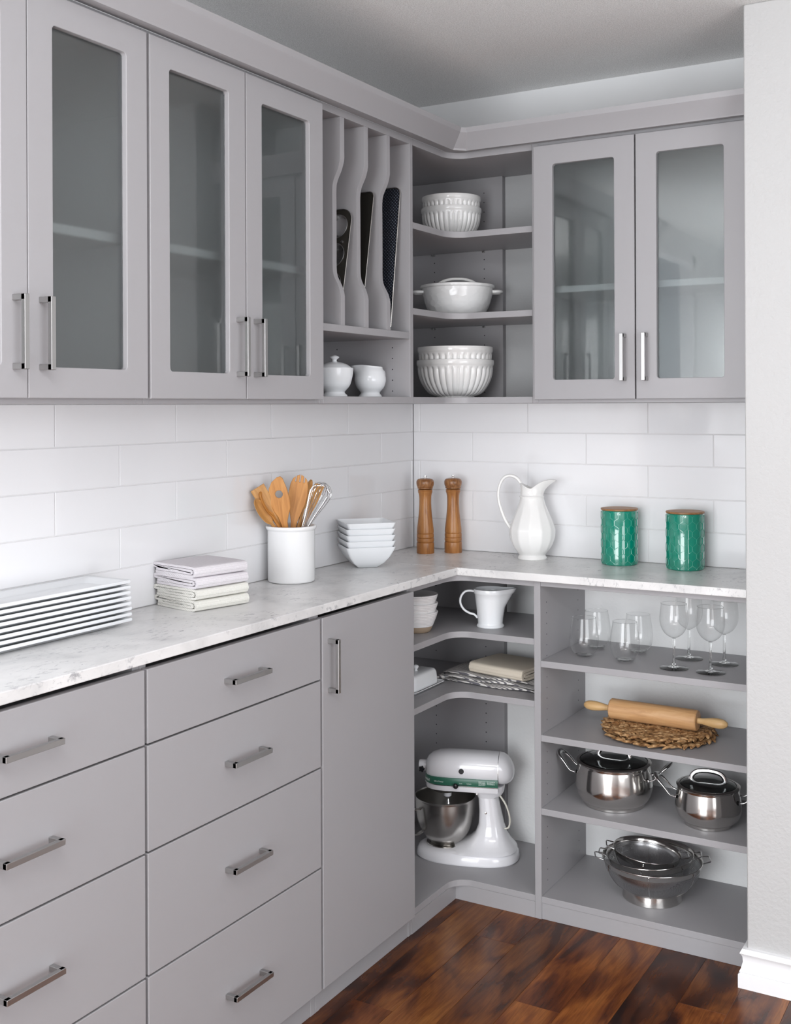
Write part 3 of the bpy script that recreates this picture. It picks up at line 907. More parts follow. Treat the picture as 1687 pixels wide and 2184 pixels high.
outer, inner = [], []
for r_, z in prof(rows_, 3):
    k = min(1, max(0, (z - 0.018) / 0.02)) * min(1, max(0, (0.185 - z) / 0.04))
    outer.append([(r_ * facet(2 * pi * j / nA, k) * cos(2 * pi * j / nA), r_ * facet(2 * pi * j / nA, k) * sin(2 * pi * j / nA), z) for j in range(nA)])
# neck ring
for dz, dr in ((0.001, 0.003), (0.004, 0.0035), (0.006, 0.0005)):
    outer.append([((0.0390 + dr) * cos(2 * pi * j / nA), (0.0390 + dr) * sin(2 * pi * j / nA), 575 * JS + dz) for j in range(nA)])


def rimpt(a):
    c_ = cos(a); cp = max(c_, 0); cm = max(-c_, 0)
    z = 0.2290 + 0.034 * cp ** 1.3 - (0.010 * cp ** 14) + 0.0175 * cm ** 1.6
    rr = 0.0385 + 0.046 * cp ** 3.2 + 0.003 * cm ** 2
    return rr, z


for q in range(1, 9):
    t = q / 8; ring = []
    for j in range(nA):
        a = 2 * pi * j / nA; rr, zz = rimpt(a)
        r0, z0 = 0.0388, 575 * JS + 0.007
        tt = t ** 2.0
        ring.append(((r0 + (rr - r0) * tt) * cos(a), (r0 * (1 - 0.04 * sin(pi * t)) + (rr - r0) * tt * 0.55) * sin(a) * (1 - 0.25 * t * max(cos(a), 0) ** 2), z0 + (zz - z0) * t))
    outer.append(ring)
inn = []
for ring in reversed(outer[8:]):
    inn.append([(x * 0.91 if sqrt(x * x + y * y) > 0.03 else x * 0.9, y * 0.91, z - (0.0006 if ring is outer[-1] else 0)) for x, y, z in ring])
MB().loft([[(x * 0.93, y * 0.93, 0.0) for x, y, z in outer[0]]] + outer + inn).build('body', m_ceramic_warm, t_, smooth=55)
hp = [(-0.037, 0.243), (-0.052, 0.2605), (-0.075, 0.2680), (-0.098, 0.2590), (-0.1130, 0.228), (-0.1150, 0.193), (-0.1060, 0.158), (-0.0930, 0.126), (-0.0740, 0.0980)]
MB().tube(cat([(a, 0, b) for a, b in hp], 6), [0.0058 + 0.0012 * abs(i / 48 * 2 - 1) for i in range(49)], 12, flat=(0.85, 1.25)).build('handle', m_ceramic_warm, t_, smooth=60)

# ---- two teal canisters with raised lattice and wooden lids


def canister():
    t_ = thing('canister', '', 'canister')
    R_, H_ = 0.0560, 0.168
    MB().lathe([(0, 0), (0.053, 0), (R_, 0.003), (R_, H_ - 0.003), (R_ - 0.0015, H_), (R_ - 0.004, H_), (R_ - 0.005, H_ - 0.004), (0, H_ - 0.004)], 64).build('body', m_teal, t_, smooth=35)
    mb = MB(); nk = 26; s_ = 2 * pi / nk; Pz = 0.0440
    for k in range(nk):
        pts = []
        for q in range(81):
            z = 0.003 + (H_ - 0.007) * q / 80
            ph = 2 * pi * z / Pz
            g = max(-0.97, min(0.97, (cos(ph) - 0.17 * cos(3 * ph)) * 1.14))
            a = s_ * (k + 0.5 * (-1) ** k * g)
            pts.append(((R_ + 0.0002) * cos(a), (R_ + 0.0002) * sin(a), z))
        mb.tube(pts, 0.00095, 5)
    o = mb.build('lattice_relief', m_teal2, t_, smooth=60); o['kind'] = 'stuff'
    MB().lathe([(0, H_), (0.0505, H_), (0.0505, H_ + 0.0008), (0.0560, H_ + 0.0008), (0.0572, H_ + 0.0025), (0.0572, H_ + 0.0055), (0.0560, H_ + 0.0066), (0, H_ + 0.0068)], 64).build('lid', m_lidwood, t_, smooth=25)
    return t_


c1 = canister(); c1.location = (0.7740, -0.0680, CZT); c1.rotation_euler = (0, 0, 0.30)
tag(c1, 'teal lattice canister with wooden lid, between the jug and another canister', 'canister', 'teal canisters')
c2 = copy_tree(c1); c2.location = (0.9830, -0.0760, CZT); c2.rotation_euler = (0, 0, 0.18)
tag(c2, 'teal lattice canister with wooden lid, standing closest to the white side wall', 'canister', 'teal canisters')

# ================================================================== CORNER WALL SHELF


def fluted_bowl(R, h, rb, nf, lip):
    z_l = h - lip
    cv = [(rb, 0.003), (rb + (R - rb) * 0.40, h * 0.12), (rb + (R - rb) * 0.72, h * 0.34), (rb + (R - rb) * 0.90, h * 0.58), (R * 0.975, z_l - 0.002)]
    out = prof(cv, 7)

    def mod(r_, z, a):
        if z > z_l - 0.004 or z < 0.0025: return r_
        k = min(1, (z_l - 0.004 - z) / 0.006) * min(1, z / 0.01)
        return r_ - R * 0.050 * k * (1 - abs(cos(a * nf / 2)) ** 0.6)
    full = [(0, 0), (rb * 0.95, 0), (rb, 0.001)] + out
    mb = MB()
    lipp = [(R * 0.978, z_l), (R * 0.992, z_l + lip * 0.12), (R, z_l + lip * 0.4), (R, z_l + lip * 0.75), (R * 0.992, h - 0.0005), (R * 0.975, h), (R * 0.955, h - 0.001)]
    inn = [(R * 0.94, z_l)] + [(r_ * 0.93, z + 0.004) for r_, z in reversed(out)] + [(0, 0.007)]
    return mb.lathe(full + lipp + inn, nf * 8, mod=mod)


for R, h, rb, loc, dz, z0, word in ((0.1000, 0.106, 0.046, (0.2300, -0.1480), 0.038, 2.0622, 'small'), (0.1270, 0.122, 0.062, (0.2500, -0.1620), 0.043, 1.5472, 'large')):
    b0 = fluted_bowl(R, h, rb, 34, 0.019 if word == 'large' else 0.016).build('fluted_bowl', m_ceramic_warm, smooth=50)
    b0.location = (*loc, z0 + 0.0002)
    where = 'on the top corner shelf' if word == 'small' else 'on the lowest corner wall shelf'
    tag(b0, 'outer %s white fluted bowl of the nested pair %s' % (word, where), 'bowl', '%s fluted bowls' % word)
    b1 = fluted_bowl(R * 0.975, h, rb * 0.9, 34, 0.019 if word == 'large' else 0.016).build('fluted_bowl', m_ceramic_warm, smooth=50)
    b1.location = (loc[0], loc[1], z0 + dz)
    tag(b1, 'inner %s white fluted bowl raised in the nested pair %s' % (word, where), 'bowl', '%s fluted bowls' % word)

t_ = thing('casserole', 'white quilted ceramic casserole bowl with two side handles and arched lid grip', 'casserole', (0.2520, -0.1490, 1.8092), rotz=SR)
t_.scale = (1, 1, 0.84)
cv = [(0.078, 0.002), (0.092, 0.018), (0.105, 0.048), (0.1140, 0.085), (0.1170, 0.112)]
MB().lathe([(0, 0), (0.074, 0)] + prof(cv, 6) + [(0.1175, 0.1135), (0.1215, 0.1155), (0.1225, 0.120), (0.1215, 0.1250), (0.118, 0.1265), (0.1145, 0.1255), (0.1125, 0.119)] + [(r_ - 0.006, z + 0.004) for r_, z in reversed(prof(cv, 6))] + [(0, 0.008)], 72).build('bowl', m_quilt, t_, smooth=50)
for s in (-1, 1):
    pts = cat([(s * 0.112, -0.032, 0.099), (s * 0.132, -0.030, 0.100), (s * 0.1430, -0.017, 0.1005), (s * 0.1450, 0, 0.1005), (s * 0.1430, 0.017, 0.1005), (s * 0.132, 0.030, 0.100), (s * 0.112, 0.032, 0.099)], 5)
    MB().tube(pts, 0.0062, 10, flat=(1.0, 0.75)).build('side_handle', m_ceramic_warm, t_, smooth=60)
ld = MB().lathe([(0, 0.1255), (0.05, 0.1245), (0.09, 0.1215), (0.1100, 0.118), (0.1100, 0.1155), (0.09, 0.118), (0, 0.121)], 56).build('lid', m_ceramic_warm, t_, smooth=50)
MB().tube(cat([(-0.064, 0, 0.1195), (-0.058, 0, 0.136), (-0.040, 0, 0.1470), (-0.020, 0, 0.1520), (0, 0, 0.1530), (0.020, 0, 0.1520), (0.040, 0, 0.1470), (0.058, 0, 0.136), (0.064, 0, 0.1195)], 6), 0.0042, 10, flat=(0.7, 1.3)).build('grip', m_ceramic_warm, ld, smooth=60)

# ================================================================== TRAY CABINET CONTENT
Z0 = UB + T + 0.0002
t_ = thing('sugar_bowl', 'white porcelain sugar bowl with knobbed lid', 'sugar bowl', (0.2150, -0.8290, Z0))
MB().lathe([(0, 0), (0.0345, 0), (0.036, 0.002)] + prof([(0.035, 0.005), (0.0290, 0.0110), (0.0300, 0.0160), (0.042, 0.030), (0.0480, 0.048), (0.0515, 0.066), (0.0522, 0.0795)], 5) + [(0.0512, 0.0808), (0.0480, 0.079), (0.047, 0.06), (0.03, 0.02), (0, 0.018)], 56).build('body', m_porcelain, t_, smooth=50)
ld = MB().lathe([(0, 0.0775), (0.046, 0.0775), (0.0475, 0.0815), (0.0455, 0.0830)] + prof([(0.0440, 0.0845), (0.034, 0.0910), (0.020, 0.0958), (0.0075, 0.0980)], 4) + [(0, 0.0985)], 56).build('lid', m_porcelain, t_, smooth=40)
MB().lathe([(0, 0.0965), (0.0085, 0.0968), (0.0068, 0.0990), (0.0062, 0.1020), (0.0080, 0.1050), (0.0120, 0.1080), (0.0140, 0.1100), (0.0135, 0.1112), (0.0090, 0.1140), (0.0045, 0.1160), (0, 0.1168)], 32).build('knob', m_porcelain, ld, smooth=40)

t_ = thing('creamer', 'small white porcelain creamer jug with curled spout', 'creamer', (0.2150, -0.6390, Z0), rotz=SR)
rows_ = prof([(0.0345, 0.0015), (0.033, 0.005), (0.0285, 0.0110), (0.0300, 0.0160), (0.0400, 0.028), (0.0455, 0.043), (0.0462, 0.056), (0.0425, 0.0740), (0.0375, 0.0860), (0.0365, 0.0915)], 5)
O, I = [], []
for r_, z in rows_:
    k = max(0, (z - 0.062) / 0.028); O.append([])
    for j in range(64):
        a = 2 * pi * j / 64; cl_ = max(0, -cos(a)) ** 6
        rr = r_ + 0.021 * min(k, 1) ** 1.5 * cl_
        O[-1].append((rr * cos(a), rr * sin(a) * (1 - 0.15 * k * max(0, -cos(a)) ** 3), z + k * (-0.0035 * cos(a) - 0.003 * cl_)))
for ring in reversed(O[12:]): I.append([(x * 0.92, y * 0.92, z) for x, y, z in ring])
MB().loft([[(x * 0.95, y * 0.95, 0) for x, y, z in O[0]]] + O + I).build('body', m_porcelain, t_, smooth=55)
MB().tube(cat([(0.028, 0.022, 0.078), (0.038, 0.030, 0.0770), (0.0415, 0.031, 0.066), (0.0400, 0.030, 0.050), (0.033, 0.026, 0.042)], 6), 0.0034, 10).build('handle', m_porcelain, t_, smooth=60)


def leaning_tray(name, label, H_, D_, ybot, slope, zb, xf_, m_face, m_rim, cups=False, rimr=0.0018, rad=0.03):
    """tray standing on edge: u from its front edge into the cabinet, v up, d = depth away from the viewer side"""
    t_ = thing(name, label, 'baking tray', (xf_, ybot, zb), group='baking trays')
    th = math.atan(slope); M = Matrix.Rotation(-th, 4, 'X')
    fn = lambda u, v, d: tuple(M @ Vector((-u, d, v)))
    out = [(D_ / 2 + a, H_ / 2 + b) for a, b in rrect(D_ / 2, H_ / 2, rad, 8)]
    hs = []
    if cups:
        for i in range(3):
            for j in range(4): hs.append(circ(0.045 + i * 0.080, H_ - 0.048 - j * 0.083, 0.0330, 28))
    plate(out, hs, 0.0012, fn, 'pan', m_face, t_)
    MB().tube([fn(a, b, 0) for a, b in out], rimr, 8, closed=True).build('rim', m_rim, t_, smooth=60)
    if cups:
        for h_ in hs:
            cu = sum(p[0] for p in h_) / len(h_); cv_ = sum(p[1] for p in h_) / len(h_)
            mb = MB(); R_ = []
            for r_, d_ in ((0.0348, -0.0004), (0.0335, -0.0010), (0.0328, 0.001), (0.0290, 0.020), (0.024, 0.027), (0.001, 0.0285), (0.001, 0.0292), (0.0245, 0.0278), (0.0297, 0.020), (0.0336, 0.001)):
                R_.append([fn(cu + r_ * cos(2 * pi * k / 28), cv_ + r_ * sin(2 * pi * k / 28), d_) for k in range(28)])
            mb.loft(R_, False, False).build('cup', m_cup, t_, smooth=40)
        mb = MB()
        MB().lathe([(0, 0), (0.0045, 0), (0.0045, 0.0015), (0.003, 0.0022), (0, 0.0022)], 14).xf(Matrix.Translation(fn(0.022, H_ - 0.094, -0.0002)) @ M @ Matrix.Rotation(pi / 2, 4, 'X')).build('rivet', m_pin, t_)
    else:
        inn = [(D_ / 2 + a, H_ / 2 + b) for a, b in rrect(D_ / 2 - 0.016, H_ / 2 - 0.016, rad * 0.7, 8)]
        MB().loft([[fn(a, b, 0) for a, b in out], [fn(a, b, 0.014) for a, b in inn]], False, False).build('raised_wall', m_rim if name == 'x' else m_dark, t_, smooth=50)
    return t_


m_cup = mat('worn_grey_cup', (0.34, 0.34, 0.34), 0.22, 0.8)
ZT = 1.7367
leaning_tray('muffin_tin', 'dark muffin tin with round cups standing between tray dividers', 0.334, 0.27, -0.9180, 0.215, ZT, 0.289, m_darkgrey, m_brush, cups=True, rad=0.034)
leaning_tray('baking_sheet', 'plain black baking sheet standing between two tray dividers', 0.398, 0.27, -0.8085, 0.190, ZT, 0.2890, m_dark, m_brush, rad=0.016)
leaning_tray('textured_baking_sheet', 'embossed blue-grey baking sheet standing in the last tray slot', 0.430, 0.27, -0.6520, 0.145, ZT, 0.2920, m_tex, m_steel, rimr=0.0026, rad=0.020)

# ================================================================== CORNER BASE SHELVES
# ---- three nested ribbed cereal bowls


def ribbed_bowl():
    t_ = thing('ribbed_bowl', '', 'bowl')
    R, h, rb = 0.0640, 0.063, 0.040
    MB().lathe([(0, 0), (rb - 0.003, 0), (rb, 0.002), (rb + 0.004, 0.010), (rb + 0.0075, 0.0185), (0, 0.0185)], 56).build('raw_base', m_stoneware, t_, smooth=50)
    out = []
    zz = 0.0185
    for k in range(9):
        z0 = 0.0185 + k * (h - 0.0185 - 0.002) / 9; dz = (h - 0.0205) / 9
        for q in range(4):
            t = q / 4; z = z0 + dz * t; f_ = (z - 0.0185) / (h - 0.0185)
            out.append((rb + 0.0075 + (R - rb - 0.0075) * (1 - (1 - f_) ** 1.22) + 0.0009 * sin(pi * t) - 0.0004, z))
    MB().lathe([(0, 0.0185)] + out + [(R, h - 0.001), (R - 0.001, h), (R - 0.003, h - 0.0005)], 56).build('glazed_wall', m_speckle, t_, smooth=25)
    MB().lathe([(R - 0.003, h - 0.0006), (R - 0.0045, h * 0.8), (R - 0.010, h * 0.55), (rb + 0.002, 0.026), (rb - 0.012, 0.021), (0, 0.020)][::-1], 56).build('inner_glaze', m_greyglaze, t_, smooth=60)
    return t_


b0 = None
for k, nm in enumerate(('bottom', 'middle', 'top')):
    if b0 is None: b0 = ribbed_bowl(); b = b0
    else: b = copy_tree(b0)
    b.location = (0.2540, -0.4320, 0.8287 + 0.0265 * k); b.rotation_euler = (0, 0, 0.7 * k)
    tag(b, '%s ribbed white bowl with bare clay base in the nested stack' % nm, 'bowl', 'ribbed stoneware bowls')

# ---- white pitcher
t_ = thing('pitcher', 'straight-sided white ceramic pitcher with pointed spout on the upper corner base shelf', 'pitcher', (0.4180, -0.2560, 0.8287), rotz=SR - 0.10)
O = []
PR_ = [(0.0415, 0.0), (0.0430, 0.0015), (0.0432, 0.0045), (0.0415, 0.0075), (0.0392, 0.010), (0.0390, 0.013), (0.0405, 0.03), (0.0440, 0.062), (0.0470, 0.088), (0.0488, 0.1020), (0.0508, 0.1045), (0.0520, 0.1080), (0.0522, 0.1150), (0.0515, 0.1190)]
for r_, z in PR_:
    k = max(0, (z - 0.058) / 0.061); ring = []
    for j in range(72):
        a = 2 * pi * j / 72; c_ = max(0, cos(a)) ** 9
        ring.append(((r_ + 0.030 * k * c_) * cos(a), (r_ + 0.030 * k * c_) * sin(a) * (1 - 0.3 * k * max(0, cos(a)) ** 6), z + 0.003 * k * c_))
    O.append(ring)
I = [[(x * 0.925, y * 0.925, z + 0.0002) for x, y, z in ring] for ring in reversed(O[5:])]
MB().loft([O[0]] + O[1:] + I).build('body', m_porcelain, t_, smooth=45)
MB().tube(cat([(-0.047, 0, 0.1095), (-0.064, 0, 0.1120), (-0.080, 0, 0.1080), (-0.0920, 0, 0.092), (-0.0935, 0, 0.072), (-0.0830, 0, 0.053), (-0.0660, 0, 0.0420), (-0.0500, 0, 0.0370), (-0.0405, 0, 0.0270)], 6), 0.0046, 12, flat=(0.8, 1.3)).build('handle', m_porcelain, t_, smooth=60)

# ---- butter dish
t_ = thing('butter_dish', 'white ceramic butter dish with domed lid and round knob', 'butter dish', (0.2300, -0.4000, 0.6437))
R_ = []
for hx, hy, z, r in ((0.038, 0.082, 0, 0.012), (0.042, 0.086, 0.001, 0.014), (0.048, 0.093, 0.006, 0.016), (0.0545, 0.1000, 0.0105, 0.018), (0.0535, 0.0990, 0.0120, 0.018), (0.046, 0.091, 0.0080, 0.016), (0.040, 0.086, 0.0055, 0.013)):
    R_.append([(a, b, z) for a, b in rrect(hx, hy, r, 5)])
MB().loft(R_).build('tray', m_porcelain, t_, smooth=45)
R_ = []
for s_, z in ((1, 0.0075), (1.0, 0.016), (0.975, 0.032), (0.945, 0.0415), (0.89, 0.0480), (0.80, 0.0520), (0.60, 0.0540), (0.3, 0.0546)):
    R_.append([(a, b, z) for a, b in rrect(0.0395 * s_, 0.082 - 0.0395 * (1 - s_), 0.020 * s_, 6)])
dm = MB().loft(R_).build('dome', m_porcelain, t_, smooth=50)
MB().lathe([(0, 0.0540), (0.0070, 0.0540), (0.0052, 0.0570), (0.0050, 0.0595), (0.0075, 0.0630), (0.0092, 0.0670), (0.0080, 0.0710), (0.0040, 0.0735), (0, 0.074)], 24).build('knob', m_porcelain, dm, smooth=60)

# ---- striped throw and beige linen


def soft_fold(W_, D_, H, layers, seed, wav):
    """flat folded bundle: layers of rounded sheets, wavy front"""
    rnd = random.Random(seed); mb = MB()
    for l in range(layers):
        z0 = H * l / layers; h = H / layers * 1.04; ph = rnd.uniform(0, 6); R_ = []
        n_ = 26
        for i in range(n_ + 1):
            u = -W_ / 2 + W_ * i / n_; ring = []
            off = rnd.uniform(-0.002, 0.002)
            dd = D_ * (1 - 0.05 * l) / 2 + wav * sin(9 * u / W_ + ph) + off * 0.5
            hz = h * (0.9 + 0.18 * sin(13 * u / W_ + ph * 2))
            e = min(1.0, 0.35 + 3.2 * min(i, n_ - i) / n_)
            for k in range(24):
                a = 2 * pi * k / 24; c_, s_ = cos(a), sin(a)
                ring.append((u + 0.004 * sin(5 * s_ + ph), dd * math.copysign(abs(c_) ** 0.35, c_), z0 + hz / 2 * (1 + e * math.copysign(abs(s_) ** 0.7, s_)) + 0.0015 * sin(40 * u + 5 * c_ + ph) * (1 if s_ > 0 else 0)))
            R_.append(ring)
        mb.loft(R_)
    return mb


t_ = thing('striped_cloth', 'black and white striped cotton cloth folded under the beige linen', 'cloth', (0.4250, -0.1720, 0.6437), rotz=-0.05)
soft_fold(0.335, 0.225, 0.033, 3, 4, 0.007).map(lambda x, y, z: (x, y, max(z, 0.0002))).build('folded_cloth', m_stripe, t_, smooth=70)
for k in range(12):
    y0 = -0.105 + 0.009 * k
    f_ = cat([(-0.155, y0, 0.012), (-0.178, y0 - 0.004 + 0.003 * (k % 3), 0.010), (-0.196 - 0.004 * (k % 2), y0 - 0.010 + 0.004 * (k % 4), 0.0045)], 4)
    MB().tube(f_, [0.0042, 0.0042, 0.0040, 0.0038, 0.0036, 0.0034, 0.0032, 0.0028, 0.0015], 7).build('tassel', m_stripe, t_, smooth=60)
o = towel_mesh(21, W_=0.205, Lx=0.175, H=0.034).build('folded_linen', m_linen, smooth=50)
o.location = (0.4620, -0.1950, 0.6437 + 0.0345); o.rotation_euler = (0, 0, pi / 2 - 0.20)
tag(o, 'beige linen cloth folded on top of the striped cloth', 'cloth')

# ---- stand mixer: local +x is its rear, -x the head's front
MX = thing('stand_mixer', 'white stand mixer with green band and steel bowl on the bottom corner shelf', 'mixer', (0.3020, -0.1880, 0.0672), rotz=radians(19))


def ring_xy(pts, z): return [(a, b, z) for a, b in pts]


def plan(hl, hw_r, hw_f, n_=56):
    out = []
    for k in range(n_):
        a = 2 * pi * k / n_; c_, s_ = cos(a), sin(a)
        x = hl * math.copysign(abs(c_) ** 0.78, c_)
        hw = hw_f + (hw_r - hw_f) * (0.5 + 0.5 * x / hl)
        out.append((x, hw * math.copysign(abs(s_) ** 0.78, s_)))
    return out


R_ = [ring_xy([(a * s, b * s) for a, b in plan(0.166, 0.103, 0.090)], z) for s, z in ((0.975, 0.0), (0.985, 0.004), (1.0, 0.0042), (1.0, 0.012), (0.985, 0.022), (0.95, 0.030), (0.88, 0.0355), (0.74, 0.0385), (0.4, 0.0395))]
MB().loft(R_).build('foot', m_mixer, MX, smooth=40)
cols = [(0.0335, -0.090, 0.1590, 0.0945), (0.0375, -0.062, 0.1575, 0.0885), (0.0425, -0.036, 0.1540, 0.0800), (0.050, -0.012, 0.1475, 0.0700), (0.062, 0.008, 0.1380, 0.0590), (0.082, 0.026, 0.126, 0.0490), (0.110, 0.036, 0.117, 0.042), (0.150, 0.038, 0.108, 0.039), (0.185, 0.036, 0.101, 0.037), (0.200, 0.034, 0.098, 0.036)]
R_ = []
for z, xa, xb, hw in cols: R_.append([((xa + xb) / 2 + a, b, z) for a, b in superell((xb - xa) / 2, hw, 2.7, 48)])
MB().loft(R_).build('column', m_mixer, MX, smooth=50)
R_ = []
for z, xa, xb, hw in ((0.198, 0.033, 0.100, 0.0365), (0.206, 0.030, 0.112, 0.040), (0.216, 0.010, 0.118, 0.045), (0.228, -0.040, 0.120, 0.050), (0.236, -0.060, 0.118, 0.053)):
    R_.append([((xa + xb) / 2 + a, b, z) for a, b in superell((xb - xa) / 2, hw, 3.2, 48)])
MB().loft(R_).build('hinge', m_mixer, MX, smooth=50)
HS = [(-0.1350, 0.296, 0.262, 0.012), (-0.1325, 0.307, 0.252, 0.026), (-0.1250, 0.319, 0.244, 0.039), (-0.1120, 0.3285, 0.240, 0.0495), (-0.0900, 0.3350, 0.238, 0.0565), (-0.06, 0.3378, 0.238, 0.0600), (0, 0.3385, 0.238, 0.0615), (0.06, 0.3378, 0.238, 0.0605), (0.1040, 0.3365, 0.238, 0.0590)]
CS = [(0.1045, 0.3365, 0.240, 0.0590), (0.118, 0.3330, 0.240, 0.0565), (0.131, 0.3250, 0.243, 0.0510), (0.142, 0.3110, 0.250, 0.0405), (0.149, 0.2960, 0.260, 0.0260), (0.1515, 0.2860, 0.272, 0.008)]


def headring(x, zt, zb, hw, grow=0.0):
    zc_ = (zt + zb) / 2; return [(x, a, zc_ + b) for a, b in superell(hw + grow, (zt - zb) / 2 + grow, 2.35, 48)]


MB().loft([headring(*q) for q in HS]).build('head', m_mixer, MX, smooth=60)
MB().loft([headring(*q) for q in CS]).build('motor_cap', m_mixer, MX, smooth=60)
MB().loft([headring(0.1036, 0.3365, 0.238, 0.0590, 0.0010), headring(0.1050, 0.3365, 0.238, 0.0590, 0.0010)]).build('seam_trim', m_steel, MX)
hwp = [(0.104, 0.0590)] + [(-0.02, 0.0610), (-0.07, 0.0598), (-0.095, 0.0560), (-0.113, 0.0480), (-0.125, 0.0370), (-0.1325, 0.0230), (-0.1350, 0.008)]
pl_ = [(x, -h) for x, h in hwp] + [(x, h) for x, h in reversed(hwp)]


def wallring(z, g): return [(x - (g if x < 0 else 0), y + math.copysign(g, y), z) for x, y in pl_]


bd = MB().loft([wallring(0.2410, 0.0008), wallring(0.2430, 0.0018), wallring(0.2625, 0.0018), wallring(0.2645, 0.0008)]).build('green_band', m_band, MX, smooth=45)
MB().loft([wallring(0.2392, 0.0022), wallring(0.2415, 0.0024), wallring(0.2420, 0.0010)]).build('band_trim', m_chrome, MX, smooth=45)
MB().loft([[(x * 0.99, y * 0.96, 0.222) for x, y in pl_], [(x, y * 0.99, 0.228) for x, y in pl_], [(x, y, 0.2405) for x, y in pl_]]).build('head_base', m_mixer, MX, smooth=45)
MB().lathe([(0, 0.2055), (0.030, 0.206), (0.0395, 0.2085), (0.0405, 0.2215), (0, 0.2225)], 48, c=(-0.0730, 0)).build('drive_ring', m_steel, MX, smooth=40)
MB().lathe([(0, 0.188), (0.0120, 0.188), (0.0130, 0.190), (0.0130, 0.200), (0.022, 0.2035), (0.030, 0.2075), (0, 0.208)], 32, c=(-0.066, 0)).build('planetary_hub', m_mixer, MX, smooth=40)
MB().lathe([(0, 0.150), (0.0085, 0.150), (0.0080, 0.166), (0.0045, 0.170), (0.0040, 0.190), (0, 0.190)], 20, c=(-0.064, 0)).build('beater_shaft', m_chrome, MX, smooth=40)
for k in range(4):
    a = pi * k / 4
    MB().tube(cat([(-0.064 + 0.006 * cos(a), 0.006 * sin(a), 0.152), (-0.064 + 0.028 * cos(a), 0.028 * sin(a), 0.118), (-0.064 + 0.034 * cos(a), 0.034 * sin(a), 0.088), (-0.064 + 0.020 * cos(a), 0.020 * sin(a), 0.066), (-0.064, 0, 0.060)], 6), 0.0016, 6).build('beater_wire', m_chrome, MX, smooth=60)
MB().lathe([(0, 0), (0.0170, 0), (0.0180, 0.002), (0.0180, 0.026), (0.0165, 0.030), (0, 0.030)], 32).xf(Matrix.Translation((-0.128, 0, 0.283)) @ Matrix.Rotation(-pi / 2, 4, 'Y')).build('attachment_hub', m_mixer, MX, smooth=40)


def star(r, t, n_=5):
    pts = []
    for k in range(n_ * 8):
        a = 2 * pi * k / (n_ * 8); rr = r * (0.86 + 0.14 * cos(n_ * a)); pts.append((rr * cos(a), rr * sin(a)))
    return [[(a * s, b * s, z) for a, b in pts] for s, z in ((0.6, 0), (0.95, 0.001), (1, 0.003), (1, t - 0.002), (0.8, t))]


MB().loft(star(0.0100, 0.012)).xf(Matrix.Translation((-0.147, -0.0175, 0.277)) @ Matrix.Rotation(pi / 2, 4, 'X')).build('hub_knob', m_black, MX, smooth=40)
MB().lathe([(0, 0), (0.0085, 0), (0.0085, 0.0012), (0.0078, 0.0018), (0, 0.0018)], 24).xf(Matrix.Translation((-0.0125, -0.0606, 0.2880)) @ Matrix.Rotation(pi / 2, 4, 'X')).build('brush_cap', m_black, MX, smooth=30)
MB().lathe([(0, 0), (0.0055, 0), (0.0050, 0.004), (0.0080, 0.009), (0.0085, 0.014), (0.0060, 0.017), (0, 0.018)], 20).xf(Matrix.Translation((-0.0290, -0.0600, 0.2440)) @ Matrix.Rotation(pi / 2, 4, 'X')).build('speed_knob', m_black, MX, smooth=40)
MB().box(-0.030, 0.008, -0.0640, -0.0622, 0.2440, 0.2456).build('lever_slot', m_black, MX)
MB().lathe([(0, 0), (0.0042, 0), (0.0038, 0.0016), (0, 0.002)], 18).xf(Matrix.Translation((0.063, -0.0388, 0.153)) @ Matrix.Rotation(pi / 2, 4, 'X')).build('lock_screw', m_chrome, MX, smooth=40)
MB().lathe([(0, 0), (0.0032, 0), (0.0028, 0.0014), (0, 0.0016)], 14).xf(Matrix.Translation((0.036, -0.0462, 0.214)) @ Matrix.Rotation(pi / 2, 4, 'X')).build('hinge_pin', m_chrome, MX, smooth=40)
bc = (-0.0735, 0)
cv = prof([(0.047, 0.044), (0.062, 0.058), (0.079, 0.082), (0.0905, 0.115), (0.0960, 0.152), (0.0975, 0.186)], 6)
bw = MB().lathe([(0, 0.0275), (0.0470, 0.0275), (0.0485, 0.0290), (0.0485, 0.0385), (0.0440, 0.0420)] + cv + [(0.0985, 0.1880), (0.0985, 0.1900), (0.0970, 0.1905), (0.0962, 0.1880)] + [(r_ - 0.0016, z + 0.001) for r_, z in reversed(cv)] + [(0, 0.0470)], 72, c=bc).build('bowl', m_brush, MX, smooth=50)
hd_ = Matrix.Translation((bc[0], bc[1], 0)) @ Matrix.Rotation(radians(218), 4, 'Z')
pts = [tuple(hd_ @ Vector(p)) for p in cat([(0.094, 0, 0.158), (0.112, 0, 0.160), (0.134, 0, 0.150), (0.139, 0, 0.120), (0.130, 0, 0.092), (0.108, 0, 0.080), (0.085, 0, 0.086)], 6)]
MB().tube(pts, 0.0065, 10, flat=(0.35, 1.3)).build('bowl_handle', m_brush, bw, smooth=60)
MB().lathe([(0.0470, 0.0385), (0.0610, 0.0385), (0.0615, 0.0400), (0.0600, 0.0415), (0.0490, 0.0415)], 48, c=bc).build('bowl_clamp_plate', m_steel, MX, smooth=40)
MB().tube(cat([(0.108, -0.030, 0.208), (0.128, -0.036, 0.180), (0.140, -0.038, 0.140), (0.136, -0.036, 0.112), (0.123, -0.030, 0.104)], 7), 0.0030, 10).build('power_cord', m_cord, MX, smooth=60)


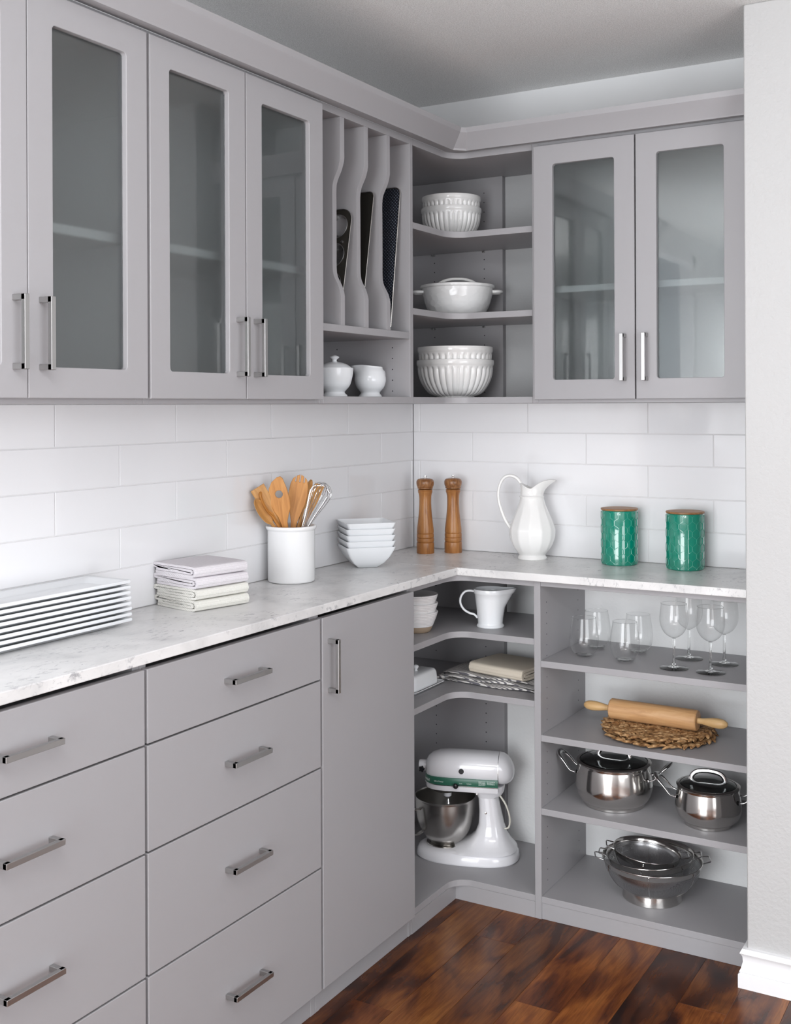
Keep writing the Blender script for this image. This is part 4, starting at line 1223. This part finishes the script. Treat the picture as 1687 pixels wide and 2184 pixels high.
def text_mesh(txt, size, fn, name, m, parent, extr=0.0):
    cu = bpy.data.curves.new('t', 'FONT'); cu.body = txt; cu.size = size; cu.extrude = 0.00015
    ob = bpy.data.objects.new('t', cu); COL.objects.link(ob)
    dg = bpy.context.evaluated_depsgraph_get(); me = bpy.data.meshes.new_from_object(ob.evaluated_get(dg))
    bpy.data.objects.remove(ob)
    for v_ in me.vertices: v_.co = Vector(fn(*v_.co))
    me.materials.clear()
    return finish(name, me, m, parent, 0)


def band_y(x):
    for (x1, h1), (x0, h0) in zip(hwp, hwp[1:]):
        if x0 <= x <= x1: return -(h0 + (h1 - h0) * (x - x0) / (x1 - x0)) - 0.0019
    return -0.06


def bandtext(txt, x0, z0, size): text_mesh(txt, size, lambda a, b, c_: (x0 + a, band_y(x0 + a) - c_ - 0.0002, z0 + b), 'lettering', m_letter, bd)


wp = [(x, y) for x, y, z in wallring(0, 0.0019)]


def wrap_pt(d_, out):
    """point d_ metres along the band, from its near rear end round the front"""
    for (xa, ya), (xb, yb) in zip(wp, wp[1:]):
        L_ = sqrt((xb - xa) ** 2 + (yb - ya) ** 2)
        if d_ <= L_:
            t = d_ / L_; nx, ny = (yb - ya) / L_, -(xb - xa) / L_
            if nx * xa + ny * ya < 0: nx, ny = -nx, -ny
            return xa + (xb - xa) * t + nx * out, ya + (yb - ya) * t + ny * out
        d_ -= L_
    return wp[-1]


def wraptext(txt, d_end, z0, size, wd):
    def fn(a, b, c_):
        x, y = wrap_pt(d_end + wd - a, 0.0002 + c_); return (x, y, z0 + b)
    text_mesh(txt, size, fn, 'lettering', m_letter, bd)


wraptext('KitchenAid', 0.2200, 0.2478, 0.0130, 0.0620)
wraptext('Ultra Power', 0.1740, 0.2500, 0.0064, 0.0320)
bandtext('Lock', -0.0190, 0.2485, 0.0052)
bandtext('Unlock', 0.0050, 0.2485, 0.0052)
mk = MB()      # fine print too small to read: rows of short marks
for x0, x1, rows in ((0.0430, 0.0650, 4), (0.0700, 0.0970, 3)):
    for k in range(rows):
        x = x0; z = 0.2585 - 0.0038 * k
        while x < x1 - 0.003:
            w_ = random.uniform(0.0015, 0.0042); mk.box(x, min(x + w_, x1), band_y(x) - 0.0004, band_y(x) + 0.0004, z, z + 0.0015); x += w_ + 0.0010
mk.build('fine_print', m_letter, bd)

# ================================================================== OPEN BASE SHELVES
# ---- glasses
SH1 = 0.7652


def shell(pts, seg=56):
    mb = MB().lathe(pts, seg); mb.f = mb.f[:-2]; return mb


def hoop(R, z, r, n_=56): return MB().tube([(R * cos(2 * pi * k / n_), R * sin(2 * pi * k / n_), z) for k in range(n_)], r, 8, closed=True)


def stemless():
    t_ = thing('stemless_glass', '', 'glass')
    op = prof([(0.0215, 0.0012), (0.0330, 0.012), (0.0410, 0.028), (0.0437, 0.046), (0.0425, 0.068), (0.0385, 0.095), (0.0350, 0.1160)], 8)
    shell([(0.004, 0.0010)] + op).build('wall', m_thin, t_, smooth=80)
    hoop(0.0350, 0.1160, 0.0007).build('rim', m_glass, t_, smooth=80)
    MB().lathe([(0, 0.0016), (0.014, 0.0006), (0.019, 0.0002), (0.0215, 0.0022), (0.0260, 0.0062), (0.016, 0.0050), (0, 0.0046)], 48).build('base', m_glass, t_, smooth=60)
    return t_


o0 = None
for k, (x, y, lab) in enumerate(((0.7200, -0.2360, 'front stemless glass beside the shelf partition'), (0.8490, -0.2400, 'front stemless glass beside the wine glasses'),
                                 (0.7120, -0.1060, 'rear stemless glass closest to the shelf partition'), (0.8450, -0.1030, 'rear stemless glass on the wine glass side'))):
    if o0 is None: o0 = stemless(); o = o0
    else: o = copy_tree(o0)
    o.location = (x, y, SH1); tag(o, lab, 'glass', 'stemless glasses')


def wineglass():
    t_ = thing('wine_glass', '', 'glass')
    op = prof([(0.0045, 0.0870), (0.0140, 0.0915), (0.0270, 0.1020), (0.0370, 0.1200), (0.0402, 0.1400), (0.0390, 0.1620), (0.0362, 0.1860)], 6)
    shell([(0.0012, 0.0868)] + op).build('bowl', m_thin, t_, smooth=80)
    hoop(0.0362, 0.1860, 0.0007).build('rim', m_glass, t_, smooth=80)
    MB().lathe([(0, 0.0060), (0.0075, 0.0078), (0.0046, 0.0140), (0.0036, 0.03), (0.0034, 0.06), (0.0038, 0.0800), (0.0048, 0.0866), (0, 0.0867)], 28).build('stem', m_glass, t_, smooth=70)
    MB().lathe([(0, 0.0008), (0.0375, 0.0), (0.0405, 0.0006), (0.0405, 0.0014), (0.0370, 0.0024), (0.018, 0.0042), (0.0075, 0.0077), (0, 0.0078)], 56).build('foot', m_glass, t_, smooth=50)
    return t_


o0 = None
for k, (x, y, lab) in enumerate(((1.0030, -0.2640, 'front wine glass on the stemless glass side'), (1.1080, -0.2660, 'front wine glass closest to the white side wall'),
                                 (1.0050, -0.1180, 'rear wine glass on the stemless glass side'), (1.1150, -0.1400, 'rear wine glass closest to the white side wall'))):
    if o0 is None: o0 = wineglass(); o = o0
    else: o = copy_tree(o0)
    o.location = (x, y, SH1); tag(o, lab, 'glass', 'wine glasses')

# ---- two braided placemats and a rolling pin


def braid_mat(R, seed):
    rnd = random.Random(seed); mb = MB()
    cap = []
    ns, nr = 6, 7
    rr = 0.016; ringi = 0
    while rr < R:
        n_ = max(6, int(2 * pi * rr / 0.0240)); 
        for k in range(n_):
            for side in (-1, 1):
                a = 2 * pi * (k + 0.25 * side + 0.37 * ringi) / n_ + rnd.uniform(-0.05, 0.05)
                L = 0.0345 * rnd.uniform(0.75, 1.2); wd = 0.0062 * rnd.uniform(0.7, 1.3)
                r0 = rr + side * 0.0050; yaw_ = a + pi / 2 + side * rnd.uniform(0.22, 0.85)
                tilt = rnd.uniform(-0.3, 0.42); zj = rnd.uniform(-0.0015, 0.0025)
                rings = []
                for i in range(nr):
                    t = -1 + 2 * i / (nr - 1); q = max(0.25, sqrt(max(0, 1 - t * t * 0.9)))
                    cz_ = 0.0072 + zj + sin(tilt) * L * 0.30 * t + 0.002 * (1 - t * t)
                    px, py = r0 * cos(a) + cos(yaw_) * L / 2 * t, r0 * sin(a) + sin(yaw_) * L / 2 * t
                    ring = []
                    for j in range(ns):
                        b = 2 * pi * j / ns
                        ring.append((px - sin(yaw_) * wd * q * cos(b), py + cos(yaw_) * wd * q * cos(b), max(0.0003, cz_ + 0.0045 * q * sin(b))))
                    rings.append(ring)
                mb.loft(rings)
        rr += 0.0195; ringi += 1
    return mb


SH2 = 0.5452
o = braid_mat(0.165, 1).build('woven_placemat', m_straw, smooth=60)
o.location = (0.9320, -0.1790, SH2); tag(o, 'round braided straw placemat lying on the shelf, lower of two', 'placemat', 'braided placemats')
o = braid_mat(0.162, 2).build('woven_placemat', m_straw, smooth=60)
o.location = (0.9270, -0.1740, SH2 + 0.0150); o.rotation_euler = (0, 0, 1.1); tag(o, 'round braided straw placemat under the rolling pin, upper of two', 'placemat', 'braided placemats')

t_ = thing('rolling_pin', 'wooden rolling pin lying on the braided placemats', 'rolling pin', (0.9190, -0.1900, SH2 + 0.0290 + 0.0305), rotz=-0.03)
Mx = Matrix.Rotation(pi / 2, 4, 'Y')
MB().lathe([(0, -0.133), (0.0275, -0.133), (0.0300, -0.130), (0.0300, 0.130), (0.0275, 0.133), (0, 0.133)], 48).xf(Mx).build('roller', m_pinwood, t_, smooth=30)
for s in (-1, 1):
    MB().lathe([(0, s * 0.133)] + [(r_, s * z) for r_, z in prof([(0.0085, 0.133), (0.0090, 0.148), (0.0125, 0.168), (0.0145, 0.188), (0.0130, 0.206), (0.0070, 0.217), (0.0010, 0.2200)], 5)] + [(0, s * 0.2202)], 28).xf(Mx).build('handle', m_pinhandle, t_, smooth=50)

# ---- two pots with glass lids


def pot(label, loc, rb, rm, rr, h, rotz):
    t_ = thing('pot', label, 'pot', loc, rotz=rotz, group='steel pots')
    out = prof([(rb, 0.0095), (rb + (rm - rb) * 0.62, h * 0.20), (rm, h * 0.42), (rm * 0.995, h * 0.60), (rr * 1.005, h * 0.86), (rr * 0.985, h * 0.95)], 6)
    MB().lathe([(0, 0), (rb - 0.004, 0), (rb - 0.002, 0.001), (rb - 0.002, 0.0065), (rb - 0.0005, 0.0075)] + out + [(rr, h - 0.002), (rr, h), (rr - 0.003, h)] + [(r_ - 0.003, z) for r_, z in reversed(out)] + [(0, 0.012)], 80).build('body', m_steel, t_, smooth=40)
    ld = MB().lathe([(rr - 0.009, h + 0.0035), (rr - 0.001, h + 0.0005), (rr + 0.0015, h + 0.0015), (rr + 0.0020, h + 0.0035), (rr - 0.001, h + 0.0055), (rr - 0.008, h + 0.0060)] , 80)
    ld.f = ld.f[:-2]
    lid = ld.build('lid', m_steel, t_, smooth=60)
    dome = [(rr - 0.0075, h + 0.0045), (rr * 0.80, h + 0.0105), (rr * 0.5, h + 0.0170), (rr * 0.2, h + 0.0205), (0, h + 0.0212)]
    MB().lathe(dome + [(a, b - 0.003) for a, b in reversed(dome)], 64).build('glass_dome', m_lidglass, lid, smooth=60)
    w_ = 0.0475
    MB().tube(cat([(-w_, 0, h + 0.0120), (-w_ * 0.93, 0, h + 0.027), (-w_ * 0.62, 0, h + 0.0390), (0, 0, h + 0.0430), (w_ * 0.62, 0, h + 0.0390), (w_ * 0.93, 0, h + 0.027), (w_, 0, h + 0.0120)], 6), 0.0056, 10, flat=(0.55, 1.25)).build('lid_handle', m_chrome, lid, smooth=60)
    for s in (-1, 1):
        hz = h * 0.72
        pts = cat([(s * (rm - 0.004), -0.031, hz), (s * (rm + 0.012), -0.033, hz + 0.005), (s * (rm + 0.030), -0.030, hz + 0.026), (s * (rm + 0.047), -0.022, hz + 0.042), (s * (rm + 0.053), 0, hz + 0.046), (s * (rm + 0.047), 0.022, hz + 0.042), (s * (rm + 0.030), 0.030, hz + 0.026), (s * (rm + 0.012), 0.033, hz + 0.005), (s * (rm - 0.004), 0.031, hz)], 5)
        rad_ = [0.0044 + 0.0050 * max(0, 1 - abs(i - 20) / 14) for i in range(len(pts))]
        hd = MB().tube(pts, rad_, 10, flat=(0.55, 1.1)).build('side_handle', m_chrome, t_, smooth=60)
        for e in (-1, 1):
            MB().lathe([(0, 0), (0.0062, 0), (0.0055, 0.004), (0.003, 0.006), (0, 0.0064)], 14).xf(Matrix.Translation((s * (rm - 0.006), e * 0.031, hz)) @ Matrix.Rotation(s * pi / 2, 4, 'Y')).build('rivet', m_chrome, hd, smooth=50)
    return t_


SH3 = 0.3282
pot('large steel pot with glass lid on the shelf under the placemats', (0.8020, -0.2080, SH3), 0.0930, 0.1140, 0.1090, 0.1230, SR - radians(24))
pot('small steel pot with arched lid handle beside the large pot', (1.0920, -0.2360, SH3), 0.0700, 0.0920, 0.0870, 0.1060, SR - radians(20))

# ---- nested mesh colanders


def colander(label, loc, R, h, rf, foot, rotz, tilt=(0, 0)):
    t_ = thing('colander', label, 'colander', loc, rotz=rotz, group='nested mesh colanders')
    t_.rotation_euler = (tilt[0], tilt[1], rotz)
    z0 = 0.024 if foot else 0.004
    cv = prof([(rf * 0.93, z0), (rf + (R - rf) * 0.42, z0 + (h - z0) * 0.25), (rf + (R - rf) * 0.80, z0 + (h - z0) * 0.60), (R * 0.955, h - 0.014)], 6)
    mb = MB(); seg = 72
    rings = [[(r_ * cos(2 * pi * k / seg), r_ * sin(2 * pi * k / seg), z) for k in range(seg)] for r_, z in [(0.004, z0 + 0.001)] + cv]
    ms = mb.loft(rings, False, False).build('mesh_bowl', m_mesh, t_, smooth=60)
    uv = ms.data.uv_layers.new(name='UVMap')
    for p in ms.data.polygons:
        us = []
        for li in p.loop_indices:
            co = ms.data.vertices[ms.data.loops[li].vertex_index].co
            us.append([(atan2(co.y, co.x) / (2 * pi)) % 1.0, sqrt(co.x ** 2 + co.y ** 2) / R * 0.5 + co.z / h * 0.5])
        if max(u[0] for u in us) - min(u[0] for u in us) > 0.5:
            for u in us:
                if u[0] < 0.5: u[0] += 1.0
        for li, u in zip(p.loop_indices, us): uv.data[li].uv = u
    rm = MB().lathe([(R * 0.955, h - 0.016), (R * 0.962, h - 0.015), (R * 0.985, h - 0.003), (R, h - 0.001), (R * 1.004, h + 0.0005), (R, h + 0.0018), (R * 0.978, h), (R * 0.955, h - 0.013)], 72)
    rm.f = rm.f[:-2]
    rm.build('rim', m_steel, t_, smooth=50)
    if foot:
        ft = MB().lathe([(rf, 0.0), (rf * 1.01, 0.001), (rf * 0.965, 0.030), (rf * 0.95, 0.030), (rf * 0.985, 0.001)], 72); ft.f = ft.f[:-2]
        ft.build('foot_ring', m_steel, t_, smooth=40)
    for k in range(6):
        a = 2 * pi * k / 6 + 0.35
        MB().tube([((r_ + 0.0012) * cos(a), (r_ + 0.0012) * sin(a), z) for r_, z in [(rf * 0.97, 0.014 if foot else 0.004)] + cv + [(R * 0.98, h - 0.010)]], 0.0011, 6).build('support_wire', m_chrome, t_, smooth=60)
    for s in (-1, 1):
        for o_ in (0,):
            pts = [(s * R * 0.99, -0.026, h - 0.001), (s * (R + 0.018), -0.021, h + 0.003), (s * (R + 0.021), -0.017, h + 0.0035), (s * (R + 0.021), 0.017, h + 0.0035), (s * (R + 0.018), 0.021, h + 0.003), (s * R * 0.99, 0.026, h - 0.001)]
            MB().tube(pts, 0.0019, 8).build('wire_handle', m_chrome, t_, smooth=60)
    return t_


SH4 = 0.0672
colander('largest mesh colander with foot ring, holding two smaller ones', (0.9150, -0.1950, SH4), 0.1460, 0.1130, 0.0870, True, SR - 0.12)
colander('middle mesh colander of the nested set', (0.9110, -0.1910, SH4 + 0.0370), 0.1270, 0.0860, 0.0740, False, SR - 0.25, (0.0, -0.05))
colander('smallest mesh colander tilted on top of the nested set', (0.8930, -0.1980, SH4 + 0.0640), 0.0985, 0.0700, 0.0560, False, SR - 0.15, (0.02, 0.10))
